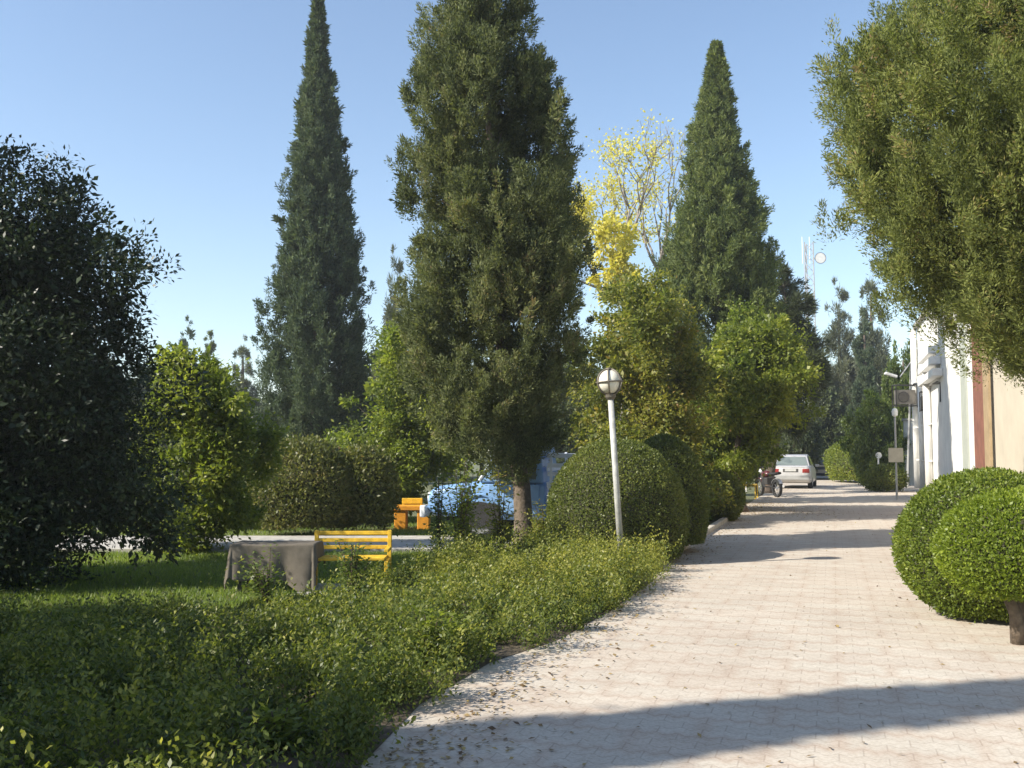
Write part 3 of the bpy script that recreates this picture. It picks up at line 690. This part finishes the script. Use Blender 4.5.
x, y = from_s(0, 12.6, 3.5, 6.65); side_tree('cypress_tree', 'slender shade cypress out on the near left lawn', x, y, 10.2, .62, 'con', 'cypress', 2400, 301, .5, True)
for i, (X, D, L, H, r) in enumerate(((-1.5, 5.7, 9.4, 6.7, 1.2), (-2.1, 7.8, 9.0, 6.5, 1.3), (-3.1, 9.3, 8.2, 6.0, .95), (-6.6, 11.8, 3.1, 7.6, 1.2))):
    x, y = from_s(0, L, X, D)
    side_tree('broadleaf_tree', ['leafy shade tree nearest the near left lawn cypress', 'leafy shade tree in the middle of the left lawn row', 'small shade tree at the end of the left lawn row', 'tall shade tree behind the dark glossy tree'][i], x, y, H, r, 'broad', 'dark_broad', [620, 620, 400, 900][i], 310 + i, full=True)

for i, (x, y, H, r) in enumerate(((-5.6, -3.2, 12.5, 3.0), (-12.5, -4.5, 12.0, 3.2), (-18.5, .2, 12.0, 2.4), (-18.8, 3.3, 11.4, 1.9))):  # unseen trees added to block sky light over the near left corner
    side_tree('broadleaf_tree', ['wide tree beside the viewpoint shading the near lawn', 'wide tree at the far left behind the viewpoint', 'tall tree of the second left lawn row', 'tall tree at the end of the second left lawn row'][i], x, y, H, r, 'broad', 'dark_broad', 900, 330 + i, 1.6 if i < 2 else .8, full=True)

# ================================================================== SHRUBS
c = at(617, 500, 14.6)
shrub('clipped_bush', 'big clipped dome bush right behind the globe lamp', 'bush', (c[0], 14.6, .62), (1.02, 1.02, 1.12), M['box_dark'], 1, 62000, .036, .021, .022, 'clipped dome bushes left of the road', .5, trunk=None)
c = at(664, 500, 15.9)
shrub('clipped_bush', 'clipped dome bush half hidden behind the biggest one', 'bush', (c[0], 15.9, .70), (.68, .80, 1.12), M['box_dark'], 2, 46000, .038, .022, .022, 'clipped dome bushes left of the road', .5)
c = ground(722, 522)
shrub('clipped_bush', 'smaller dark clipped bush farther up the road edge', 'bush', (c[0], c[1] + .6, .5), (.62, .8, .62), M['box_dark'], 3, 20000, .055, .03, .03, 'clipped dome bushes left of the road', .75)
c = at(1030, 540, 8.15)
shrub('clipped_bush', 'bright clipped bush on a short reddish trunk at the paving edge', 'bush', (c[0] - .05, 8.15, .76), (.66, .68, .48), M['box_light'], 4, 46000, .032, .017, .045, 'bright clipped bushes on the right', .72, .9, .012, trunk=.5, spread=1.3)
c = at(985, 535, 9.5)
shrub('clipped_bush', 'larger bright clipped bush just behind the trunked one', 'bush', (c[0] + .08, 9.55, .64), (.84, .90, .74), M['box_mid'], 5, 60000, .034, .018, .045, 'bright clipped bushes on the right', .78, .9, .012, spread=1.3)
c = at(284, 500, 17.0)
shrub('dome_shrub', 'loose brownish dome shrub behind the draped blanket', 'shrub', (c[0], 18.6, .8), (.98, .9, .98), M['brown_shrub'], 6, 22000, .075, .035, .06, None, .6, .8, .06, None, 2.0)
c = at(366, 500, 18.5)
shrub('garden_shrub', 'untidy olive shrub between the brown dome and the orange bench', 'shrub', (c[0] - .12, 18.9, .75), (.62, .6, .85), M['brown_shrub'], 7, 12000, .08, .04, .1, None, .6, .75, .1, None, 2.5)
c = ground(866, 484)
shrub('hedge_bush', 'yellow-green hedge bush at the right edge of the far road', 'bush', (c[0] + .2, c[1] + 2.5, .9), (1.0, 2.6, 1.2), M['light_broad'], 8, 14000, .12, .07, .08, None, .6, .8, .06)
c = ground(889, 492)
shrub('low_bush', 'dark low bush at the foot of the tan sign board', 'bush', (c[0], c[1] + .4, .45), (.75, .7, .55), M['box_dark'], 9, 8000, .09, .05, .08, None, .6, .8, .08)
c = ground(710, 512)
shrub('garden_shrub', 'shaded shrub under the leafy green roadside tree', 'shrub', (c[0] - .3, 27, .9), (1.4, 1.0, 1.2), M['mid_broad'], 10, 12000, .10, .05, .1, None, .6, .75, .08, None, 2)
c = at(640, 470, 21)
shrub('garden_shrub', 'thick shrub beneath the yellowing autumn tree', 'shrub', (c[0], 20.6, .6), (1.3, .9, .95), M['mid_broad'], 12, 14000, .09, .045, .1, None, .6, .75, .08, None, 2)
c = at(205, 500, 20)
shrub('garden_shrub', 'dark shrub across the path behind the yellow-green tree', 'shrub', (c[0], 20.5, .6), (1.4, .9, 1.1), M['mid_broad'], 13, 12000, .09, .045, .1, None, .6, .75, .08, None, 2)
c = at(60, 500, 21)
shrub('garden_shrub', 'dark shrub across the path behind the dark glossy tree', 'shrub', (c[0], 21.5, .7), (2.2, .9, 1.2), M['mid_broad'], 14, 14000, .09, .045, .1, None, .6, .75, .08, None, 2)

def sapling(label, px, py, top, w_px, m, seed, stems=7, per=60, ll=.06, lw=.03):
    stems = int(stems * 1.5); per = int(per * 1.8); ll *= 1.25; lw *= 1.25
    b = ground(px, py); Y = b[1]; H = at(px, top, Y)[2]; wd = w_px * Y / 1000 / 2
    root = thing('young_shrub', label, 'shrub', (b[0], Y, 0), 0, 'young shrubs in the bed')
    rng = np.random.default_rng(seed); mb = MB(); Ps, As, Ns, ts = [], [], [], []
    for i in range(stems):
        a = rng.uniform(0, 6.28); s = rng.uniform(.2, 1) * wd; h = H * rng.uniform(.6, 1)
        e = np.array([math.cos(a) * s, math.sin(a) * s, h]); m_ = np.array([e[0] * .3, e[1] * .3, h * .5])
        mb.tube([(0, 0, 0), m_, e], [.012, .009, .004], 5)
        u = rng.uniform(.12, 1, per)[:, None]; p = (1 - u) ** 2 * 0 + 2 * u * (1 - u) * m_ + u * u * e
        p = p + rnd(rng, per) * np.array([.07, .07, .03]); Ps.append(p)
        q = rng.uniform(0, 6.28, per); As.append(np.stack([np.cos(q), np.sin(q), rng.uniform(-.1, .7, per)], 1)); Ns.append(np.array([0, 0, 1.]) + rnd(rng, per) * .5)
        ts.append(rng.normal(.45, .1) + rng.normal(0, .15, per))
    mb.build('stem', M['bark_dark'], root)
    P = np.concatenate(Ps); n = len(P)
    leaves('foliage', P, np.concatenate(As), np.concatenate(Ns), ll * rng.uniform(.6, 1.2, n), lw * rng.uniform(.7, 1.2, n), np.concatenate(ts), m, root)
sapling('slim leafy shrub growing in front of the grey blanket', 268, 612, 548, 44, M['mid_broad'], 1, 5, 60, .045, .02)
sapling('slim dark shrub in front of the yellow bench', 352, 606, 540, 40, M['mid_broad'], 2, 7, 60, .045, .02)
sapling('tall leafy shrub hiding the front of the blue truck', 459, 572, 456, 46, M['light_broad'], 3, 8, 75, .055, .028)
sapling('dark upright shrub before the bumper of the blue truck', 439, 566, 472, 14, M['mid_broad'], 4, 4, 80, .05, .025)
sapling('yellowing shrub between the truck wheel and the cypress trunk', 501, 566, 470, 26, M['mixed_broad'], 5, 5, 60, .06, .03)
sapling('pale leafy sprig standing up from the shaded bed', 278, 752, 702, 52, M['light_broad'], 6, 5, 40, .05, .024)
sapling('leafy sprig in the shaded middle of the bed', 163, 716, 676, 40, M['light_broad'], 7, 4, 40, .05, .024)
sapling('sunlit sprig at the edge of the bed beside the road', 432, 668, 606, 100, M['light_broad'], 8, 9, 60, .05, .026)
sapling('thin shrub beneath the lower branches of the cypress', 545, 556, 500, 34, M['mixed_broad'], 9, 6, 60, .05, .025)

# ================================================================== GLOBE LAMP
b = ground(622, 568); Y = b[1]
tp = at(609.5, 382, Y)
lean = math.atan2(tp[0] - b[0], tp[2])
lp = thing('globe_lamp', 'white lamp post with a caged round globe leaning over the bed', 'street lamp', tuple(b)); lp.rotation_euler = (0, lean, 0)
H = math.hypot(tp[0] - b[0], tp[2]); rg = .178
MB().tube([(0, 0, 0), (0, 0, H - rg - .02)], [.044, .039], 14).build('post', M['steel'], lp, smooth=True)
MB().lathe([(.10, 0), (.10, .02), (.06, .03), (.055, .12)], (0, 0, 0), 14).build('base_plate', M['steel'], lp)
mb = MB().lathe([(.048, H - rg - .06), (.07, H - rg - .03), (.075, H - rg + .01)], (0, 0, 0), 16); mb.build('collar', M['cage'], lp)
sph = MB().lathe([(max(.004, rg * .93 * math.sin(math.pi * k / 16)), H - rg * .93 * math.cos(math.pi * k / 16)) for k in range(17)], (0, 0, 0), 28)
sph.build('globe', M['globe'], lp, smooth=True)
cg = MB()
for k in range(3):
    a = k * math.pi / 3 + .35
    cg.tube([(math.cos(a) * rg * math.sin(q), math.sin(a) * rg * math.sin(q), H + rg * math.cos(q)) for q in np.linspace(0, 2 * math.pi, 29)], .0115, 6, False)
cg.tube([(math.cos(q) * rg, math.sin(q) * rg, H) for q in np.linspace(0, 2 * math.pi, 33)], .0115, 6, False)
cg.lathe([(.05, H + rg - .005), (.05, H + rg + .012), (.02, H + rg + .016)], (0, 0, 0), 12)
cg.build('cage', M['cage'], lp, smooth=True)

# ================================================================== BENCHES AND BLANKET
def park_bench(label, c, rz, W, Hb, group, m):
    t = thing('park_bench', label, 'bench', c, rz, group); s = Hb / .66
    for x in (-W / 2 + .025, W / 2 - .025):
        mb = MB(); mb.box((x, .17 * s, .33 * s), (.045, .05, .66 * s), 0, -.10); mb.box((x, -.20 * s, .165 * s), (.045, .05, .33 * s)); mb.box((x, -.01, .31 * s), (.040, .40 * s, .04))
        mb.build('leg', m, t, .006)
        MB().box((x, -.06 * s, .45 * s), (.05, .34 * s, .035)).build('armrest', m, t, .006)
    bk = MB()
    for k, z in enumerate((.625, .54, .455)): bk.box((0, .185 * s + (z - .4) * .10, z * s), (W, .026, .048 * s), 0, -.10)
    bk.build('backrest', m, t, .006)
    se = MB()
    for k in range(4): se.box((0, -.19 * s + k * .10 * s, .35 * s), (W - .09, .082 * s, .028))
    se.build('seat', m, t, .005); return t
b = at(351, 560, 11.4)
park_bench('yellow slatted bench standing beside the grey blanket', (b[0], 11.4, .03), .03, .885, .625, None, M['yellow_paint'])
sl = MB().box((b[0] - .02, 11.25, .012), (.98, .9, .05)).build('paving_slab', M['concrete'], None, .01); tag(sl, 'pale concrete slab under the yellow bench', 'slab')
xb0, xb1 = at(234, 545, 11.1)[0], at(314, 545, 11.1)[0]; zb = at(270, 544, 11.1)[2]; yb0 = 11.05; dbk = .42
tb = thing('garden_table', 'dark legged low table hidden under the grey blanket', 'table', ((xb0 + xb1) / 2, yb0 + dbk / 2, 0))
MB().box((0, 0, zb - .035), (xb1 - xb0 - .03, dbk - .03, .04)).build('tabletop', M['dark_metal'], tb, .006)
for sx in (-1, 1):
    for sy in (-1, 1): MB().box((sx * .37, sy * .16, (zb - .05) / 2), (.04, .04, zb - .05)).build('leg', M['dark_metal'], tb, .004)
def blanket():
    W = xb1 - xb0; La, Ra, Fb, Bb = .40, .24, .50, .20
    nx, ny = 90, 80; vs = []
    for j in range(ny):
        for i in range(nx):
            a = -La + (W + La + Ra) * i / (nx - 1); b = -Fb + (dbk + Fb + Bb) * j / (ny - 1)   # cloth coordinates; b < 0 hangs in front
            da = max(0, -a, a - W); db = max(0, -b, b - dbk)
            if b < 0: db *= (.74 + .30 * min(1, max(0, a / W))) * (1 + .06 * math.sin(a * 8 + 1) + .03 * math.sin(a * 19))
            ca = min(max(a, 0), W); cb = min(max(b, 0), dbk); sa = -1 if a < 0 else 1; sb = -1 if b < 0 else 1
            d = math.hypot(da, db); th = math.atan2(db, da) if d > 0 else 0
            r = min(d, .02) + .035 * d
            fold = .034 * d / .4 * math.sin((ca / W) * 15 + 1.0) * (1 if db > da else .3) + .008 * math.sin(ca * 31) * d / .4
            if da > 0 and db > 0: r += .12 * d * math.sin(2 * th) ** 2 + .05 * d * math.sin(6 * th)
            z = zb + .004 * math.sin(a * 9) * math.sin(b * 11) - .010 * math.sin(math.pi * ca / W) ** 2 - max(0, d - .02) * .985
            vs.append((xb0 + ca + sa * r * math.cos(th) * (da > 0), yb0 + cb + sb * (r * math.sin(th) + (fold if b < 0 else 0)) * (db > 0), max(z, .03)))
    fs = [(j * nx + i, j * nx + i + 1, (j + 1) * nx + i + 1, (j + 1) * nx + i) for j in range(ny - 1) for i in range(nx - 1)]
    mb = MB(); mb.add(vs, fs); o = mb.build('blanket', M['fabric'], None, 0, True)
    q = o.modifiers.new('thickness', 'SOLIDIFY'); q.thickness = .008; q.offset = 1
    tag(o, 'grey-brown blanket draped over a low table beside the yellow bench', 'blanket')
blanket()

b = at(412, 520, 20.3)
ob = thing('concrete_bench', 'orange painted bench on two block legs across the path', 'bench', (b[0], 20.3, 0))
MB().box((0, 0, .43), (.74, .42, .10)).build('seat', M['orange_paint'], ob, .015)
for x in (-.22, .24): MB().box((x, 0, .19), (.24, .36, .38)).build('leg', M['orange_paint'], ob, .015)
MB().box((-.02, .26, .55), (.42, .06, .12)).box((-.2, .26, .28), (.05, .05, .5)).box((.16, .26, .28), (.05, .05, .5)).build('backrest', M['yellow_paint'], ob, .01)
b = ground(757, 499)
yb = thing('yellow_bench', 'small yellow metal bench beside the parked motorcycle', 'bench', (b[0] - .12, b[1] + .5, 0), -RA)
for y in (-.5, .5): MB().tube([(-.2, y, 0), (-.2, y, .42), (.22, y, .42), (.22, y, 0)], .025, 8).build('leg', M['yellow_paint'], yb)
mb = MB()
for k in range(4): mb.box((-.17 + k * .115, 0, .455), (.09, 1.1, .025))
mb.build('seat', M['yellow_paint'], yb, .005)
mb = MB()
for k in range(2): mb.box((-.25, 0, .6 + k * .13), (.025, 1.1, .09))
mb.build('backrest', M['yellow_paint'], yb, .005)

# ================================================================== VEHICLES
def wheel(parent, x, y, r=.30, w_=.19):
    t = MB().lathe([(r * .62, -w_ / 2), (r * .92, -w_ / 2), (r, -w_ * .35), (r, w_ * .35), (r * .92, w_ / 2), (r * .62, w_ / 2)], (0, 0, 0), 24, 'X', True).build('wheel', M['tyre'], parent, loc=(x, y, r), smooth=False)
    s = 1 if x > 0 else -1
    mb = MB().lathe([(.05, s * w_ * .45), (r * .60, s * w_ * .40), (r * .62, s * w_ * .505), (r * .66, s * w_ * .505)][::1], (0, 0, 0), 18, 'X')
    mb.build('rim', M['rim'], t); return t
def ring(y, hw, z0, z1, tuck=.06, belt=.5):
    """rounded body cross-section at station y"""
    zb = z0 + (z1 - z0) * belt
    half = [(hw - .10, z0), (hw - .02, z0 + .07), (hw, zb), (hw - tuck * .5, z1 - .06), (hw - tuck - .06, z1)]
    pts = [(x, y, z) for x, z in half] + [(-x, y, z) for x, z in reversed(half)]
    return pts
def saloon(label, paint, c, rz):
    t = thing('parked_car', label, 'car', c, rz)
    b = MB().loft([ring(-2.18, .70, .40, .80), ring(-2.12, .79, .30, .93), ring(-1.9, .83, .24, .98), ring(-1.4, .845, .22, .96), ring(-.2, .85, .20, .92), ring(.9, .845, .22, .90), ring(1.7, .82, .24, .82), ring(2.1, .76, .30, .74), ring(2.2, .64, .40, .66)])
    b.build('body', paint, t, .02, True)
    cab = MB().loft([[(x * .80, -1.58, .93), (x * .72, -1.52, .96), (x * .60, -1.02, 1.36), (-x * .60, -1.02, 1.36), (-x * .72, -1.52, .96), (-x * .80, -1.58, .93)] for x in (1,)] +
        [[(.79, y, .90), (.76, y, .98), (.60, y, z), (-.60, y, z), (-.76, y, .98), (-.79, y, .90)] for y, z in ((-.75, 1.42), (-.2, 1.44), (.15, 1.40))] +
        [[(.78, .95, .88), (.74, .85, .93), (.58, .30, 1.36), (-.58, .30, 1.36), (-.74, .85, .93), (-.78, .95, .88)]])
    cab.build('roof', paint, t, .015, True)
    def pane(name, q):
        return MB().add(q, [(0, 1, 2, 3)]).build(name, M['car_glass'], t)
    pane('rear_window', [(-.655, -1.535, .985), (.655, -1.535, .985), (.54, -1.085, 1.335), (-.54, -1.085, 1.335)])
    pane('windscreen', [(-.66, .855, .97), (.66, .855, .97), (.54, .345, 1.345), (-.54, .345, 1.345)])
    for s in (-1, 1):
        pane('side_window', [(s * .765, -1.2, 1.0), (s * .765, .6, 1.0), (s * .635, .1, 1.36), (s * .635, -.85, 1.36)])
        MB().box((s * .62, -2.125, .755), (.29, .12, .17)).build('tail_light', M['tail'], t, .015)
        MB().box((s * .58, 2.12, .62), (.26, .1, .12)).build('headlight', M['lens'], t, .02)
        MB().box((s * .92, .62, .95), (.16, .08, .11)).build('mirror', paint, t, .02)
        for y in (-1.32, 1.32): wheel(t, s * .74, y)
    MB().box((0, -2.16, .47), (1.58, .16, .20)).build('bumper', M['plastic'], t, .03)
    MB().box((0, 2.16, .42), (1.5, .14, .18)).build('bumper', M['plastic'], t, .03)
    MB().box((0, -2.175, .77), (.62, .03, .14)).build('number_plate_panel', M['dark_grille'], t, .005)
    MB().box((0, -2.20, .78), (.46, .02, .10)).build('number_plate', M['plate'], t, .003)
    MB().box((0, -2.13, .905), (1.2, .02, .02)).build('boot_seam', M['plastic'], t)
    return t
b = ground(809, 489)
saloon('silver saloon car parked on the road, seen from behind', M['car_paint'], (b[0], b[1] + 2.1, .006), -RA - .04)
b = at(822, 460, 58)
saloon('dark blue car parked beyond the silver car', M['car_blue'], (b[0], 58, .006), -RA)

# ---- blue pickup truck
def truck():
    c = at(500, 452, 17.3); t = thing('pickup_truck', 'light blue pickup truck with slatted cargo sides behind the cypress trunk', 'truck', (.80, 17.3, .07), R(78))
    P = M['truck_blue']
    MB().loft([ring(.10, .78, .35, .98, .04), ring(1.15, .78, .35, .98, .04), ring(1.5, .77, .38, .96, .05), ring(2.0, .75, .40, .90, .06), ring(2.12, .72, .45, .80, .06)]).build('body', P, t, .02, True)
    MB().loft([[(x, .12, .96), (x, 1.22, .97), (x * .90, .82, 1.60), (x * .90, .18, 1.60)] for x in (-.76, .76)]).build('cab', P, t, .03)
    def pane(name, q, m=M['car_glass']): return MB().add(q, [(0, 1, 2, 3)]).build(name, m, t)
    pane('windscreen', [(-.66, 1.195, 1.04), (.66, 1.195, 1.04), (.60, .865, 1.56), (-.60, .865, 1.56)])
    for s in (-1, 1):
        pane('side_window', [(s * .765, .25, 1.03), (s * .765, 1.06, 1.03), (s * .70, .78, 1.53), (s * .70, .25, 1.53)])
        MB().tube([(s * .75, 1.215, 1.0), (s * .69, .85, 1.58)], .028, 6).build('windscreen_pillar', M['truck_pale'], t)
        mr = MB().tube([(s * .78, 1.05, 1.05), (s * .98, 1.12, 1.15)], .012, 5).box((s * .98, 1.12, 1.2), (.13, .04, .2)); mr.build('mirror', M['dark_metal'], t)
        MB().box((s * .785, .62, .70), (.02, .86, .48)).build('door', P, t, .008)
        MB().lathe([(.02, -.03), (.10, -.03), (.10, .04)], (s * .52, 2.12, .70), 16, 'Y').build('headlight', M['lens'], t)
        for y in (-1.1, 1.2): wheel(t, s * .68, y, .34, .2)
        MB().tube([(s * .785, 1.2 + .41 * math.cos(q), .36 + .41 * math.sin(q)) for q in np.linspace(.1, math.pi - .1, 12)], .025, 6).build('wheel_arch', M['truck_blue'], t)
        MB().box((s * .79, 1.2, .42), (.012, .70, .42)).build('wheel_well', M['tyre'], t)
    MB().box((0, 2.20, .48), (1.56, .10, .20)).build('bumper', M['lens'], t, .02)
    MB().box((0, 2.12, .68), (.78, .04, .22)).build('grille', M['dark_grille'], t, .01)
    MB().box((0, -.88, .52), (1.56, 1.84, .08)).build('cargo_floor', P, t, .01)
    for s in (-1, 1):
        mb = MB()
        for k in range(4): mb.box((s * .80, -.88, .54 + k * .125), (.03, 1.86, .105))
        mb.build('side_panel', M['truck_pale'], t, .01)
        mb = MB()
        for z in (1.12, 1.26, 1.42): mb.box((s * .80, -.88, z), (.025, 1.86, .07))
        for k in range(5): mb.box((s * .80, -1.77 + k * .44, 1.2), (.04, .045, .55))
        mb.build('side_rail', M['truck_pale'], t, .006)
    mb = MB()
    for z in (.6, .78, .95, 1.12, 1.26, 1.42): mb.box((0, -1.82, z), (1.6, .03, .09))
    mb.build('tailgate', M['truck_pale'], t, .006)
    mb = MB()
    for z in (.7, .95, 1.2, 1.42): mb.box((0, .05, z), (1.6, .03, .08))
    mb.build('headboard', M['truck_pale'], t, .006)
    MB().box((0, .1, .36), (.7, 3.6, .1)).build('chassis', M['dark_metal'], t)
truck()

# ---- motorcycle
def motorcycle():
    b = ground(772, 497); t = thing('motorcycle', 'dark motorcycle parked at the road edge beside the yellow bench', 'motorcycle', (b[0] - .05, b[1] + .3, 0), R(14))
    for y in (-.62, .62):
        w_ = MB().lathe([(.23, -.04), (.29, -.045), (.30, 0), (.29, .045), (.23, .04)], (0, 0, 0), 24, 'X', True).build('wheel', M['tyre'], t, loc=(0, y, .30))
        mb = MB().lathe([(.03, -.05), (.03, .05)], (0, 0, 0), 10, 'X')
        for k in range(8):
            a = k * math.pi / 4; mb.tube([(0, 0, 0), (0, math.cos(a) * .235, math.sin(a) * .235)], .006, 4)
        mb.build('rim', M['rim'], w_)
    f = MB().tube([(0, -.62, .30), (0, -.25, .34), (0, .25, .34), (0, .40, .82)], .028, 8).tube([(0, -.25, .34), (0, -.5, .68), (0, .38, .76)], .025, 8); f.build('frame', M['dark_metal'], t)
    MB().loft([[(x * w, y, z) for x, z in ((-1, .42), (-1, .66), (1, .66), (1, .42))] for y, w in ((-.12, .1), (.0, .15), (.22, .14))]).build('engine', M['dark_metal'], t, .02)
    MB().loft([[(w * math.cos(q), y, .78 + h * math.sin(q)) for q in np.linspace(0, 6.28, 11)[:-1]] for y, w, h in ((-.12, .06, .05), (.0, .13, .11), (.2, .14, .13), (.36, .07, .08))]).build('fuel_tank', M['red_moto'], t, 0, True)
    MB().loft([[(w * math.cos(q), y, z + .05 * math.sin(q)) for q in np.linspace(0, 6.28, 11)[:-1]] for y, w, z in ((-.78, .09, .83), (-.5, .13, .80), (-.12, .10, .78))]).build('seat', M['tyre'], t, 0, True)
    MB().tube([(0, .62, .30), (0, .42, .86), (0, .38, 1.0)], .025, 8).build('fork', M['chrome'], t)
    MB().tube([(-.36, .22, 1.02), (-.14, .36, 1.02), (.14, .36, 1.02), (.36, .22, 1.02)], .014, 8).build('handlebar', M['dark_metal'], t)
    MB().lathe([(.02, -.05), (.085, .0), (.09, .06)], (0, .48, .88), 14, 'Y').build('headlight', M['lens'], t)
    MB().tube([(.14, .1, .34), (.16, -.3, .30), (.17, -.75, .38)], [.03, .035, .045], 10).build('exhaust', M['chrome'], t)
    for y in (-.62, .62):
        MB().loft([[(x, y + r * math.cos(a), .30 + r * math.sin(a)) for x in (-.06, .06) for r in (.33,)] + [(x, y + .345 * math.cos(a), .30 + .345 * math.sin(a)) for x in (.06, -.06)] for a in np.linspace(.5, 2.6, 10)]).build('mudguard', M['rim'] if y < 0 else M['red_moto'], t)
motorcycle()

# slim post near the motorcycle
b = ground(759, 494); t = thing('slim_post', 'slim pale post among the roadside bushes behind the motorcycle', 'post', (b[0], b[1] + 2, 0))
MB().tube([(0, 0, 0), (0, 0, 1.7)], .04, 8).build('post', M['sign_white'], t); MB().lathe([(.05, 1.7), (.06, 1.73), (.02, 1.78)], (0, 0, 0), 10).build('cap', M['sign_white'], t)

# ---- radio mast
def mast():
    Y = 95; b = at(813, 452, Y); tp = at(806.5, 243, Y); H = tp[2]
    t = thing('radio_mast', 'tall pale lattice mast with antennas behind the roadside pine', 'mast', (b[0], Y, 0)); t.rotation_euler = (0, math.atan2(tp[0] - b[0], H) * .6, 0)
    q = .42; mb = MB(); cs = [(-q, -q), (q, -q), (0, q)]
    for x, y in cs: mb.tube([(x, y, 0), (x, y, H)], .05, 6)
    br = MB(); n = 22
    for k in range(n):
        z0, z1 = H * k / n, H * (k + 1) / n
        for i in range(3):
            a, c = cs[i], cs[(i + 1) % 3]; br.tube([(*a, z0), (*c, z1)], .03, 4, False)
    mb.build('upright', M['mast'], t); br.build('bracing', M['mast'], t)
    MB().lathe([(.05, 0), (.5, -.2), (.55, -.2)], (1.0, -.5, H - 1.6), 14, 'Y').tube([(.4, -.4, H - 1.6), (1.0, -.4, H - 1.6)], .05, 5).build('dish', M['sign_white'], t)
    for x in (-.5, .2): MB().tube([(x, 0, H - 2), (x, 0, H + .6)], .035, 6).build('antenna', M['sign_white'], t)
mast()
